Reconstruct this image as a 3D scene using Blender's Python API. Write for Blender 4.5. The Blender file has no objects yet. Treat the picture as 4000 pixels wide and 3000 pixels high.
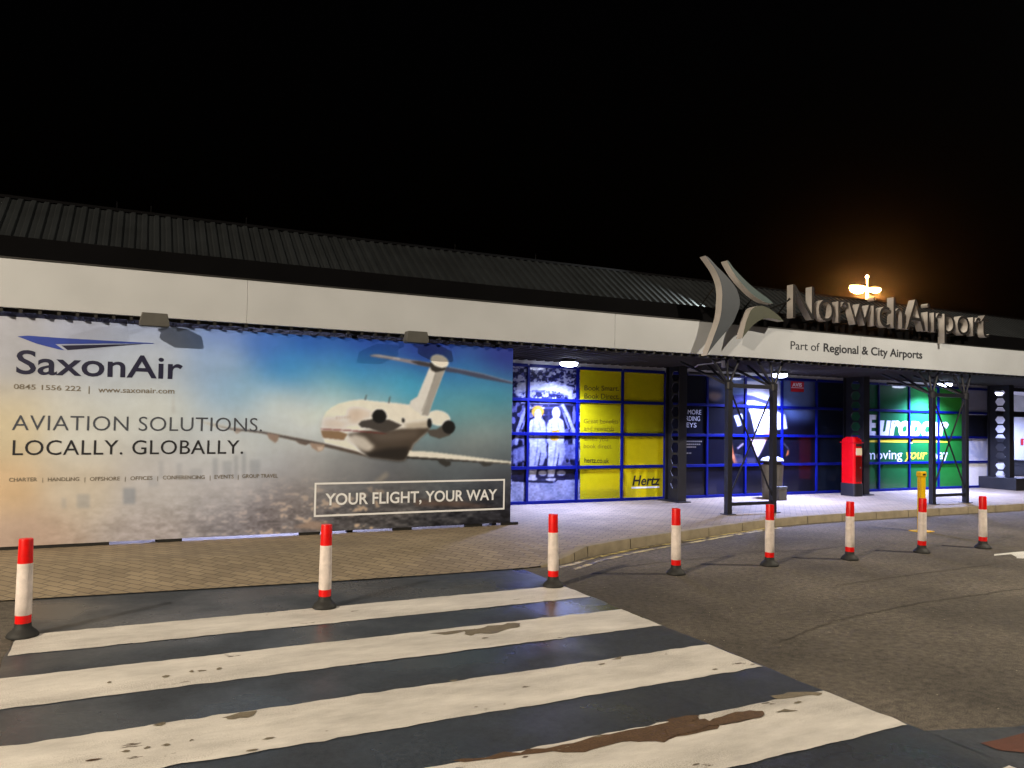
import bpy, bmesh, math, random
import numpy as np
from mathutils import Vector
random.seed(7); rng = np.random.default_rng(11)
scene = bpy.context.scene
COL = scene.collection

# ------------------------------------------------------------------ camera
PXF, CY = 2986.3, 1537.1                       # focal length and principal row in photo pixels (4000x3000)
CAM = np.array([0.0, 0.0, 1.72])
_y, _p, _r = map(math.radians, (26.118, 2.003, 0.975))
_f = np.array([math.sin(_y)*math.cos(_p), math.cos(_y)*math.cos(_p), math.sin(_p)])
_rt = np.array([math.cos(_y), -math.sin(_y), 0.0]); _up = np.cross(_rt, _f)
RT = _rt*math.cos(_r) + _up*math.sin(_r); UP = -_rt*math.sin(_r) + _up*math.cos(_r)
cam_d = bpy.data.cameras.new('camera'); cam = bpy.data.objects.new('camera', cam_d); COL.objects.link(cam)
from mathutils import Matrix
cam.matrix_world = Matrix(((RT[0], UP[0], -_f[0], CAM[0]), (RT[1], UP[1], -_f[1], CAM[1]), (RT[2], UP[2], -_f[2], CAM[2]), (0, 0, 0, 1)))
cam_d.sensor_width = 36; cam_d.lens = 36*PXF/4000; cam_d.shift_y = (CY-1500)/4000
cam_d.clip_start = 0.05; cam_d.clip_end = 2000
scene.camera = cam

# ------------------------------------------------------------------ sky, moonlight, exposure
w = bpy.data.worlds.new('World'); scene.world = w; w.use_nodes = True
nt = w.node_tree; bg = nt.nodes['Background']
sky = nt.nodes.new('ShaderNodeTexSky'); sky.sky_type = 'NISHITA'; sky.sun_disc = False
SUN_EL, SUN_ROT = math.radians(-4.5), math.radians(200)
sky.sun_elevation = SUN_EL; sky.sun_rotation = SUN_ROT
nt.links.new(sky.outputs[0], bg.inputs[0]); bg.inputs[1].default_value = 0.05
sun_d = bpy.data.lights.new('moonlight', 'SUN'); sun_d.energy = 0.004; sun_d.angle = math.radians(0.5); sun_d.color = (1, .95, .88)
sun = bpy.data.objects.new('moonlight', sun_d); COL.objects.link(sun); sun.rotation_euler = (math.radians(50), 0, math.radians(-20))
scene.view_settings.view_transform = 'Standard'; scene.view_settings.look = 'None'
scene.view_settings.exposure = 0.0; scene.view_settings.gamma = 1.0
scene.cycles.sample_clamp_indirect = 4.0
scene.cycles.max_bounces = 8; scene.cycles.volume_bounces = 0
LAMP_WARM, LAMP_RIGHT, LAMP_BULKHEAD, LAMP_FAR = 25000, 4600, 1550, 2600

# ------------------------------------------------------------------ helpers
def px_ray(px, py): return RT*(px-2000)/PXF - UP*(py-CY)/PXF + _f
def at_y(px, py, Y):
    d = px_ray(px, py); return CAM + d*((Y-CAM[1])/d[1])
def at_z(px, py, z=0.0):
    d = px_ray(px, py); return CAM + d*((z-CAM[2])/d[2])
def project(P):
    d = np.asarray(P, float) - CAM; x, y, z = d@RT, d@UP, d@_f
    return 2000+PXF*x/z, CY-PXF*y/z
def crop(ox, oy, s): return lambda x, y: (ox+x*s, oy+y*s)
c1, c2, c3 = crop(0, 1150, .6027), crop(900, 1150, .6027), crop(1950, 1250, .4822)
c4, c5, c6, c7 = crop(2600, 950, .3616), crop(3000, 1000, .452), crop(2600, 1350, .4219), crop(3200, 1350, .4219)

def s2l(c):
    c = np.asarray(c, float)/255.0
    return np.where(c <= .04045, c/12.92, ((c+.055)/1.055)**2.4)

class MB:
    """collects faces and links them as ONE mesh object"""
    def __init__(s): s.v, s.f, s.m = [], [], []
    def quad(s, *p, m=0):
        n = len(s.v); s.v += [tuple(map(float, q)) for q in p]; s.f.append(tuple(range(n, n+len(p)))); s.m.append(m)
    def box(s, x0, x1, y0, y1, z0, z1, m=0):
        n = len(s.v)
        s.v += [(x, y, z) for z in (z0, z1) for y in (y0, y1) for x in (x0, x1)]
        for q in ((0,2,3,1), (4,5,7,6), (0,1,5,4), (2,6,7,3), (0,4,6,2), (1,3,7,5)):
            s.f.append(tuple(n+i for i in q)); s.m.append(m)
    def tube(s, p, q, r0, r1=None, n=12, m=0, caps=True):
        r1 = r0 if r1 is None else r1
        p, q = Vector(p), Vector(q); d = (q-p).normalized()
        a = d.orthogonal().normalized(); b = d.cross(a); k = len(s.v)
        if n == 4:
            a = Vector((0, 0, 1)).cross(d)
            a = a.normalized() if a.length > .1 else Vector((1, 0, 0)); b = d.cross(a)
        off = math.pi/4 if n == 4 else 0
        for c, r in ((p, r0), (q, r1)):
            for i in range(n):
                t = 2*math.pi*i/n+off; s.v.append(tuple(c+a*(r*math.cos(t))+b*(r*math.sin(t))))
        for i in range(n):
            j = (i+1) % n; s.f.append((k+i, k+j, k+n+j, k+n+i)); s.m.append(m)
        if caps:
            s.f.append(tuple(k+i for i in reversed(range(n)))); s.m.append(m)
            s.f.append(tuple(k+n+i for i in range(n))); s.m.append(m)
    def lathe(s, prof, cx=0, cy=0, n=28, m=0, wob=0, ex=1, ey=1):
        k = len(s.v)
        for r, z in prof:
            for i in range(n):
                t = 2*math.pi*i/n; rr = r*(1+wob*math.sin(7*t+1)*math.cos(3*t)); s.v.append((cx+ex*rr*math.cos(t), cy+ey*rr*math.sin(t), z))
        for a in range(len(prof)-1):
            for i in range(n):
                j = (i+1) % n; s.f.append((k+a*n+i, k+a*n+j, k+(a+1)*n+j, k+(a+1)*n+i)); s.m.append(m)
        s.f.append(tuple(k+i for i in reversed(range(n)))); s.m.append(m)
        e = k+(len(prof)-1)*n; s.f.append(tuple(e+i for i in range(n))); s.m.append(m)
    def prism(s, poly, y0, y1, front=0, side=0):
        """poly in (x, z), extruded from y0 (towards the road) to y1"""
        A = sum(poly[i][0]*poly[(i+1) % len(poly)][1]-poly[(i+1) % len(poly)][0]*poly[i][1] for i in range(len(poly)))
        if A < 0: poly = poly[::-1]
        n, k = len(poly), len(s.v)
        s.v += [(x, y0, z) for x, z in poly] + [(x, y1, z) for x, z in poly]
        s.f.append(tuple(k+i for i in range(n))); s.m.append(front)
        s.f.append(tuple(k+n+i for i in reversed(range(n)))); s.m.append(side)
        for i in range(n):
            j = (i+1) % n; s.f.append((k+j, k+i, k+n+i, k+n+j)); s.m.append(side)
    def slab(s, poly, z0, z1, m=0):
        """poly in (x, y), from z0 up to z1"""
        A = sum(poly[i][0]*poly[(i+1) % len(poly)][1]-poly[(i+1) % len(poly)][0]*poly[i][1] for i in range(len(poly)))
        if A < 0: poly = poly[::-1]
        n, k = len(poly), len(s.v)
        s.v += [(x, y, z1) for x, y in poly] + [(x, y, z0) for x, y in poly]
        s.f.append(tuple(k+i for i in range(n))); s.m.append(m)
        for i in range(n):
            j = (i+1) % n; s.f.append((k+j, k+i, k+n+i, k+n+j)); s.m.append(m)
    def build(s, name, mats, parent=None, bevel=0, smooth=None, loc=None):
        me = bpy.data.meshes.new(name)
        o_ = Vector(loc) if loc is not None else (Vector(parent['origin']) if parent else Vector((0, 0, 0)))
        me.from_pydata([tuple(Vector(v)-o_) for v in s.v], [], s.f)
        for m in (mats if isinstance(mats, (list, tuple)) else [mats]): me.materials.append(m)
        me.polygons.foreach_set('material_index', s.m); me.update()
        o = bpy.data.objects.new(name, me); COL.objects.link(o)
        if parent: o.parent = parent; o['origin'] = list(o_)
        else: o.location = o_
        o['origin'] = list(o_)
        if parent: o.location = (0, 0, 0)
        if smooth is not None:
            bm = bmesh.new(); bm.from_mesh(me); bmesh.ops.remove_doubles(bm, verts=bm.verts, dist=1e-5)
            for f in bm.faces: f.smooth = True
            for e in bm.edges:
                if len(e.link_faces) == 2: e.smooth = e.calc_face_angle(0) < math.radians(smooth)
            bm.to_mesh(me); bm.free()
        if bevel:
            b = o.modifiers.new('edge', 'BEVEL'); b.width = bevel; b.segments = 2; b.limit_method = 'ANGLE'; b.angle_limit = math.radians(40)
        return o

def tag(o, label=None, cat=None, group=None, kind=None):
    if label: o['label'] = label
    if cat: o['category'] = cat
    if group: o['group'] = group
    if kind: o['kind'] = kind
    return o
def thing(name, loc, label, cat, group=None, kind='thing'):
    o = bpy.data.objects.new(name, None); COL.objects.link(o); o.location = loc; o['origin'] = list(loc); o.empty_display_size = .1
    return tag(o, label, cat, group, kind)
def children(o): return [c for c in bpy.data.objects if c.parent == o]
def copy_tree(o, loc, label=None, parent=None):
    c = o.copy(); COL.objects.link(c)
    if parent: c.parent = parent
    else: c.location = loc; c['origin'] = list(loc)
    if label: c['label'] = label
    for ch in children(o): copy_tree(ch, None, None, c)
    return c

# ------------------------------------------------------------------ materials
def nodes(name):
    m = bpy.data.materials.new(name); m.use_nodes = True
    t = m.node_tree; return m, t, t.nodes['Principled BSDF']
def mat(name, rgb, rough=.5, metal=0, var=.12, scale=6, bump=0, coat=0, emit=0, spec=.5, rvar=0):
    """a plain painted or moulded surface with slight uneven tone"""
    m, t, b = nodes(name); N = t.nodes.new; L = t.links.new
    c = s2l(rgb)
    tc = N('ShaderNodeTexCoord'); no = N('ShaderNodeTexNoise'); no.inputs['Scale'].default_value = scale; no.inputs['Detail'].default_value = 6
    L(tc.outputs['Object'], no.inputs['Vector'])
    mr = N('ShaderNodeMapRange'); mr.inputs[1].default_value = .3; mr.inputs[2].default_value = .7; mr.inputs[3].default_value = 1-var; mr.inputs[4].default_value = 1+var
    L(no.outputs[0], mr.inputs[0])
    mx = N('ShaderNodeMix'); mx.data_type = 'RGBA'; mx.blend_type = 'MULTIPLY'; mx.inputs[0].default_value = 1
    mx.inputs[6].default_value = (*c, 1); L(mr.outputs[0], mx.inputs[7]); L(mx.outputs[2], b.inputs['Base Color'])
    b.inputs['Roughness'].default_value = rough; b.inputs['Metallic'].default_value = metal; b.inputs['Specular IOR Level'].default_value = spec
    if rvar:
        m2 = N('ShaderNodeMapRange'); m2.inputs[1].default_value = .3; m2.inputs[2].default_value = .7; m2.inputs[3].default_value = rough-rvar; m2.inputs[4].default_value = rough+rvar
        L(no.outputs[0], m2.inputs[0]); L(m2.outputs[0], b.inputs['Roughness'])
    if coat: b.inputs['Coat Weight'].default_value = coat; b.inputs['Coat Roughness'].default_value = .04
    if bump:
        n2 = N('ShaderNodeTexNoise'); n2.inputs['Scale'].default_value = scale*12; L(tc.outputs['Object'], n2.inputs['Vector'])
        bp = N('ShaderNodeBump'); bp.inputs['Strength'].default_value = bump; bp.inputs['Distance'].default_value = .004
        L(n2.outputs[0], bp.inputs['Height']); L(bp.outputs[0], b.inputs['Normal'])
    if emit: b.inputs['Emission Color'].default_value = (*c, 1); b.inputs['Emission Strength'].default_value = emit
    return m

def mat_print(name, rough=.45, coat=0, spec=.4):
    """printed vinyl: colour comes from the print's own picture, stored on its mesh"""
    m, t, b = nodes(name)
    a = t.nodes.new('ShaderNodeVertexColor'); a.layer_name = 'print'
    no = t.nodes.new('ShaderNodeTexNoise'); no.inputs['Scale'].default_value = 9; no.inputs['Detail'].default_value = 8
    mr = t.nodes.new('ShaderNodeMapRange'); mr.inputs[1].default_value = .3; mr.inputs[2].default_value = .7; mr.inputs[3].default_value = .95; mr.inputs[4].default_value = 1.04
    tc = t.nodes.new('ShaderNodeTexCoord'); t.links.new(tc.outputs['Object'], no.inputs['Vector']); t.links.new(no.outputs[0], mr.inputs[0])
    mx = t.nodes.new('ShaderNodeMix'); mx.data_type = 'RGBA'; mx.blend_type = 'MULTIPLY'; mx.inputs[0].default_value = 1
    t.links.new(a.outputs['Color'], mx.inputs[6]); t.links.new(mr.outputs[0], mx.inputs[7])
    t.links.new(mx.outputs[2], b.inputs['Base Color']); b.inputs['Roughness'].default_value = rough; b.inputs['Specular IOR Level'].default_value = spec
    if coat: b.inputs['Coat Weight'].default_value = coat; b.inputs['Coat Roughness'].default_value = .03; b.inputs['Coat IOR'].default_value = 1.52
    return m

def mat_road(name, dark, light, patch, rough, grain=220, bump=.5, rlow=None, wet_scale=1.2, chips=None):
    m, t, b = nodes(name); N = t.nodes.new; L = t.links.new
    tc = N('ShaderNodeTexCoord')
    n1 = N('ShaderNodeTexNoise'); n1.inputs['Scale'].default_value = grain; n1.inputs['Detail'].default_value = 3; L(tc.outputs['Object'], n1.inputs['Vector'])
    n4 = N('ShaderNodeTexNoise'); n4.inputs['Scale'].default_value = grain/7; n4.inputs['Detail'].default_value = 4; L(tc.outputs['Object'], n4.inputs['Vector'])
    ad = N('ShaderNodeMix'); ad.data_type = 'FLOAT'; ad.inputs[0].default_value = .34; L(n1.outputs[0], ad.inputs[2]); L(n4.outputs[0], ad.inputs[3])
    r1 = N('ShaderNodeValToRGB'); r1.color_ramp.elements[0].position = .36; r1.color_ramp.elements[1].position = .66
    r1.color_ramp.elements[0].color = (*s2l(dark), 1); r1.color_ramp.elements[1].color = (*s2l(light), 1)
    L(ad.outputs[0], r1.inputs[0])
    n2 = N('ShaderNodeTexNoise'); n2.inputs['Scale'].default_value = .55; n2.inputs['Detail'].default_value = 7; n2.inputs['Roughness'].default_value = .62; L(tc.outputs['Object'], n2.inputs['Vector'])
    mr = N('ShaderNodeMapRange'); mr.inputs[1].default_value = .36; mr.inputs[2].default_value = .66; mr.inputs[3].default_value = 1-patch; mr.inputs[4].default_value = 1+patch
    L(n2.outputs[0], mr.inputs[0])
    mx = N('ShaderNodeMix'); mx.data_type = 'RGBA'; mx.blend_type = 'MULTIPLY'; mx.inputs[0].default_value = 1
    L(r1.outputs[0], mx.inputs[6]); L(mr.outputs[0], mx.inputs[7]); out = mx.outputs[2]
    if chips:
        vo = N('ShaderNodeTexVoronoi'); vo.inputs['Scale'].default_value = 16; L(tc.outputs['Object'], vo.inputs['Vector'])
        lt = N('ShaderNodeMath'); lt.operation = 'LESS_THAN'; lt.inputs[1].default_value = .075; L(vo.outputs['Distance'], lt.inputs[0])
        sp = N('ShaderNodeSeparateColor'); L(vo.outputs['Color'], sp.inputs[0])
        gt = N('ShaderNodeMath'); gt.operation = 'GREATER_THAN'; gt.inputs[1].default_value = .82; L(sp.outputs[0], gt.inputs[0])
        ml = N('ShaderNodeMath'); ml.operation = 'MULTIPLY'; L(lt.outputs[0], ml.inputs[0]); L(gt.outputs[0], ml.inputs[1])
        m3 = N('ShaderNodeMix'); m3.data_type = 'RGBA'; L(ml.outputs[0], m3.inputs[0]); L(out, m3.inputs[6]); m3.inputs[7].default_value = (*s2l(chips), 1); out = m3.outputs[2]
    L(out, b.inputs['Base Color'])
    b.inputs['Roughness'].default_value = rough
    if rlow is not None:
        n3 = N('ShaderNodeTexNoise'); n3.inputs['Scale'].default_value = wet_scale; n3.inputs['Detail'].default_value = 5; L(tc.outputs['Object'], n3.inputs['Vector'])
        m2 = N('ShaderNodeMapRange'); m2.inputs[1].default_value = .42; m2.inputs[2].default_value = .62; m2.inputs[3].default_value = rlow; m2.inputs[4].default_value = rough
        L(n3.outputs[0], m2.inputs[0]); L(m2.outputs[0], b.inputs['Roughness'])
    bp = N('ShaderNodeBump'); bp.inputs['Strength'].default_value = bump; bp.inputs['Distance'].default_value = .006
    L(ad.outputs[0], bp.inputs['Height']); L(bp.outputs[0], b.inputs['Normal'])
    return m

def mat_pavers(name):
    m, t, b = nodes(name); N = t.nodes.new; L = t.links.new
    tc = N('ShaderNodeTexCoord'); mp = N('ShaderNodeMapping'); mp.inputs['Rotation'].default_value = (0, 0, math.radians(45)); L(tc.outputs['Object'], mp.inputs[0])
    br = N('ShaderNodeTexBrick'); br.inputs['Scale'].default_value = 1; br.inputs['Brick Width'].default_value = .2; br.inputs['Row Height'].default_value = .1
    br.inputs['Mortar Size'].default_value = .006; br.inputs['Mortar Smooth'].default_value = .4
    br.inputs['Color1'].default_value = (*s2l((148, 134, 112)), 1); br.inputs['Color2'].default_value = (*s2l((130, 117, 98)), 1); br.inputs['Mortar'].default_value = (*s2l((84, 78, 70)), 1)
    L(mp.outputs[0], br.inputs['Vector'])
    n2 = N('ShaderNodeTexNoise'); n2.inputs['Scale'].default_value = 1.1; n2.inputs['Detail'].default_value = 8; L(tc.outputs['Object'], n2.inputs['Vector'])
    mr = N('ShaderNodeMapRange'); mr.inputs[1].default_value = .3; mr.inputs[2].default_value = .7; mr.inputs[3].default_value = .8; mr.inputs[4].default_value = 1.15; L(n2.outputs[0], mr.inputs[0])
    mx = N('ShaderNodeMix'); mx.data_type = 'RGBA'; mx.blend_type = 'MULTIPLY'; mx.inputs[0].default_value = 1
    L(br.outputs['Color'], mx.inputs[6]); L(mr.outputs[0], mx.inputs[7]); L(mx.outputs[2], b.inputs['Base Color'])
    b.inputs['Roughness'].default_value = .75
    n1 = N('ShaderNodeTexNoise'); n1.inputs['Scale'].default_value = 90; L(tc.outputs['Object'], n1.inputs['Vector'])
    ma = N('ShaderNodeMath'); ma.operation = 'MULTIPLY_ADD'; L(n1.outputs[0], ma.inputs[0]); ma.inputs[1].default_value = .35
    inv = N('ShaderNodeMath'); inv.operation = 'SUBTRACT'; inv.inputs[0].default_value = 1; L(br.outputs['Fac'], inv.inputs[1]); L(inv.outputs[0], ma.inputs[2])
    bp = N('ShaderNodeBump'); bp.inputs['Strength'].default_value = .6; bp.inputs['Distance'].default_value = .005; L(ma.outputs[0], bp.inputs['Height']); L(bp.outputs[0], b.inputs['Normal'])
    return m

def mat_paintline(name, rgb, under, wear=.62, scale=3.0):
    """road paint: worn to the tarmac where a noise passes a threshold"""
    m, t, b = nodes(name); N = t.nodes.new; L = t.links.new
    tc = N('ShaderNodeTexCoord')
    n1 = N('ShaderNodeTexNoise'); n1.inputs['Scale'].default_value = scale; n1.inputs['Detail'].default_value = 9; n1.inputs['Roughness'].default_value = .68
    mp = N('ShaderNodeMapping'); mp.inputs['Scale'].default_value = (.55, 1.5, 1); L(tc.outputs['Object'], mp.inputs[0]); L(mp.outputs[0], n1.inputs['Vector'])
    mr = N('ShaderNodeMapRange'); mr.inputs[1].default_value = wear; mr.inputs[2].default_value = wear+.02; L(n1.outputs[0], mr.inputs[0])
    n2 = N('ShaderNodeTexNoise'); n2.inputs['Scale'].default_value = 2.2; n2.inputs['Detail'].default_value = 10; n2.inputs['Roughness'].default_value = .7; L(mp.outputs[0], n2.inputs['Vector'])
    r2 = N('ShaderNodeMapRange'); r2.inputs[1].default_value = .3; r2.inputs[2].default_value = .7; r2.inputs[3].default_value = .62; r2.inputs[4].default_value = 1.12; L(n2.outputs[0], r2.inputs[0])
    mx = N('ShaderNodeMix'); mx.data_type = 'RGBA'; mx.blend_type = 'MULTIPLY'; mx.inputs[0].default_value = 1
    mx.inputs[6].default_value = (*s2l(rgb), 1); L(r2.outputs[0], mx.inputs[7])
    m2 = N('ShaderNodeMix'); m2.data_type = 'RGBA'; L(mr.outputs[0], m2.inputs[0]); L(mx.outputs[2], m2.inputs[6]); m2.inputs[7].default_value = (*s2l(under), 1)
    n5 = N('ShaderNodeTexNoise'); n5.inputs['Scale'].default_value = 130; n5.inputs['Detail'].default_value = 3; L(tc.outputs['Object'], n5.inputs['Vector'])
    g5 = N('ShaderNodeMapRange'); g5.inputs[1].default_value = .47; g5.inputs[2].default_value = .6; L(n5.outputs[0], g5.inputs[0])
    n6 = N('ShaderNodeTexNoise'); n6.inputs['Scale'].default_value = 1.3; n6.inputs['Detail'].default_value = 7; n6.inputs['Roughness'].default_value = .65; L(mp.outputs[0], n6.inputs['Vector'])
    g6 = N('ShaderNodeMapRange'); g6.inputs[1].default_value = .45; g6.inputs[2].default_value = .75; g6.inputs[3].default_value = .06; g6.inputs[4].default_value = .8; L(n6.outputs[0], g6.inputs[0])
    m5 = N('ShaderNodeMath'); m5.operation = 'MULTIPLY'; L(g5.outputs[0], m5.inputs[0]); L(g6.outputs[0], m5.inputs[1])
    m6 = N('ShaderNodeMix'); m6.data_type = 'RGBA'; L(m5.outputs[0], m6.inputs[0]); L(m2.outputs[2], m6.inputs[6]); m6.inputs[7].default_value = (*s2l(under), 1)      # grain of the road showing through thin paint
    L(m6.outputs[2], b.inputs['Base Color']); b.inputs['Roughness'].default_value = .6
    n3 = N('ShaderNodeTexNoise'); n3.inputs['Scale'].default_value = 60; L(tc.outputs['Object'], n3.inputs['Vector'])
    bp = N('ShaderNodeBump'); bp.inputs['Strength'].default_value = .35; bp.inputs['Distance'].default_value = .004; L(n3.outputs[0], bp.inputs['Height']); L(bp.outputs[0], b.inputs['Normal'])
    return m

M = {}
M['road'] = mat_road('brown_aggregate_asphalt', (36, 34, 32), (118, 110, 100), .4, .88, grain=130, bump=.8, chips=(190, 180, 160))
M['tarmac'] = mat_road('dark_damp_tarmac', (36, 41, 49), (65, 71, 81), .22, .62, grain=200, bump=.25, rlow=.2, wet_scale=.8)
M['tarmac'].node_tree.nodes['Principled BSDF'].inputs['Specular IOR Level'].default_value = .42
M['red_surface'] = mat_road('red_road_surfacing', (74, 40, 28), (98, 56, 42), .2, .85, grain=150, bump=.5)
M['seam'] = mat_road('tar_seam', (32, 30, 28), (92, 84, 75), .3, .8, grain=60, bump=.5)
M['pavers'] = mat_pavers('block_pavers')
M['kerb'] = mat('concrete_kerb', (136, 126, 106), .85, var=.2, scale=5, bump=.6)
M['stripe'] = mat_paintline('white_road_paint', (222, 219, 215), (84, 74, 62), wear=.645)
M['yellow_line'] = mat_paintline('worn_yellow_paint', (214, 196, 128), (84, 76, 62), wear=.50, scale=7)
M['white_line'] = mat_paintline('white_line_paint', (225, 225, 220), (70, 70, 68), wear=.66)
M['worn'] = mat_road('bared_brown_surface', (70, 52, 38), (104, 80, 58), .2, .7, grain=90, bump=.4)
M['worn_grey'] = mat_road('bared_grey_surface', (96, 90, 78), (134, 124, 106), .2, .7, grain=90, bump=.4)
M['fascia'] = mat('white_fascia_sheet', (178, 183, 190), .4, var=.07, scale=1.1)
M['black'] = mat('black_paint', (22, 22, 22), .6, var=.2)
M['roof'] = mat('grey_roof_sheet', (28, 31, 34), .7, spec=.15, metal=.0, var=.25, scale=2)
M['gutter'] = mat('dark_gutter', (7, 7, 9), .8, var=.2, scale=2, spec=.04)
M['soffit'] = mat('brown_soffit', (50, 46, 44), .8, var=.2, scale=3, spec=.15)
M['head'] = mat('pale_window_head', (196, 194, 196), .6, var=.1)
M['wall'] = mat('white_wall', (200, 200, 200), .7, var=.06, scale=2)
M['frame'] = mat('blue_window_frame', (6, 18, 104), .45, var=.15, scale=4, spec=.15)
M['column'] = mat('black_steel', (24, 25, 32), .5, var=.25, scale=5)
M['trestle'] = mat('slate_blue_steel', (19, 21, 31), .5, var=.2, scale=5)
M['print'] = mat_print('printed_banner', .5)
M['film'] = mat_print('printed_window_film', .4, coat=.4, spec=.1)
M['ink'] = mat('dark_navy_ink', (24, 26, 58), .5, var=.05)
M['slate_ink'] = mat('slate_ink', (70, 76, 90), .5, var=.05)
M['charcoal_ink'] = mat('charcoal_ink', (36, 38, 46), .5, var=.05)
M['grey_ink'] = mat('grey_ink', (120, 114, 104), .5, var=.15, scale=30)
M['blue_ink'] = mat('blue_ink', (42, 66, 160), .5, var=.08)
M['white_ink'] = mat('white_ink', (232, 236, 244), .5, var=.04)
M['dark_yellow_ink'] = mat('olive_ink', (74, 64, 6), .5, var=.1)
M['black_ink'] = mat('black_ink', (20, 20, 18), .5, var=.05)
M['yellow_ink'] = mat('yellow_ink', (228, 206, 50), .5, var=.05)
M['sign_front'] = mat('dark_letter_face', (26, 25, 26), .6, var=.1, spec=.15)
M['sign_side'] = mat('white_letter_return', (184, 180, 178), .5, var=.06)
M['blade_slate'] = mat('slate_blade_face', (44, 52, 62), .6, var=.1)
M['blade_teal'] = mat('teal_blade_face', (46, 66, 68), .6, var=.1)
M['blade_olive'] = mat('olive_blade_face', (54, 58, 42), .6, var=.1)
M['red_band'] = mat('red_plastic', (228, 8, 6), .4, var=.14, scale=16)
M['sleeve'] = mat('white_reflective_sleeve', (226, 216, 212), .35, var=.16, scale=14)
M['rubber'] = mat('black_rubber', (34, 35, 36), .7, var=.2, scale=20)
M['post_red'] = mat('pillar_box_red', (190, 6, 14), .25, var=.06, coat=.5)
M['door_red'] = mat('darkened_red_door', (104, 12, 12), .2, var=.1, coat=.6)  # door darkened in colour to offset the lamps on the box's front
M['plinth'] = mat('black_plinth', (24, 24, 30), .5, var=.2)
M['notice'] = mat('cream_notice', (214, 208, 180), .5, var=.05)
M['slot'] = mat('dark_slot', (12, 4, 4), .8)
M['bin'] = mat('grey_brown_bin', (84, 80, 70), .5, var=.2, scale=6)
M['bin_top'] = mat('pale_bin_hood', (128, 132, 142), .4, var=.05)
M['yellow_post'] = mat('yellow_post_paint', (226, 180, 10), .4, var=.1)
M['grey_metal'] = mat('grey_metal', (92, 92, 90), .45, metal=.3, var=.15)
M['housing'] = mat('floodlight_housing', (74, 74, 72), .55, var=.15)
M['red_sign'] = mat('red_sign_vinyl', (190, 22, 40), .35, var=.05, coat=.6)
M['lit_disc'] = mat('lit_cold_diffuser', (212, 220, 255), .5, var=0, emit=30)
M['lit_sodium'] = mat('lit_sodium_lens_bloom', (255, 186, 96), .5, var=0, emit=160)
M['lit_warm'] = mat('lit_warm_lens', (255, 206, 150), .5, var=0, emit=30)
M['galv'] = mat('galvanised_pole', (150, 150, 148), .5, metal=.4, var=.15)
M['black_screen'] = mat('black_panel', (20, 22, 26), .3, var=.1, coat=.5)

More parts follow.
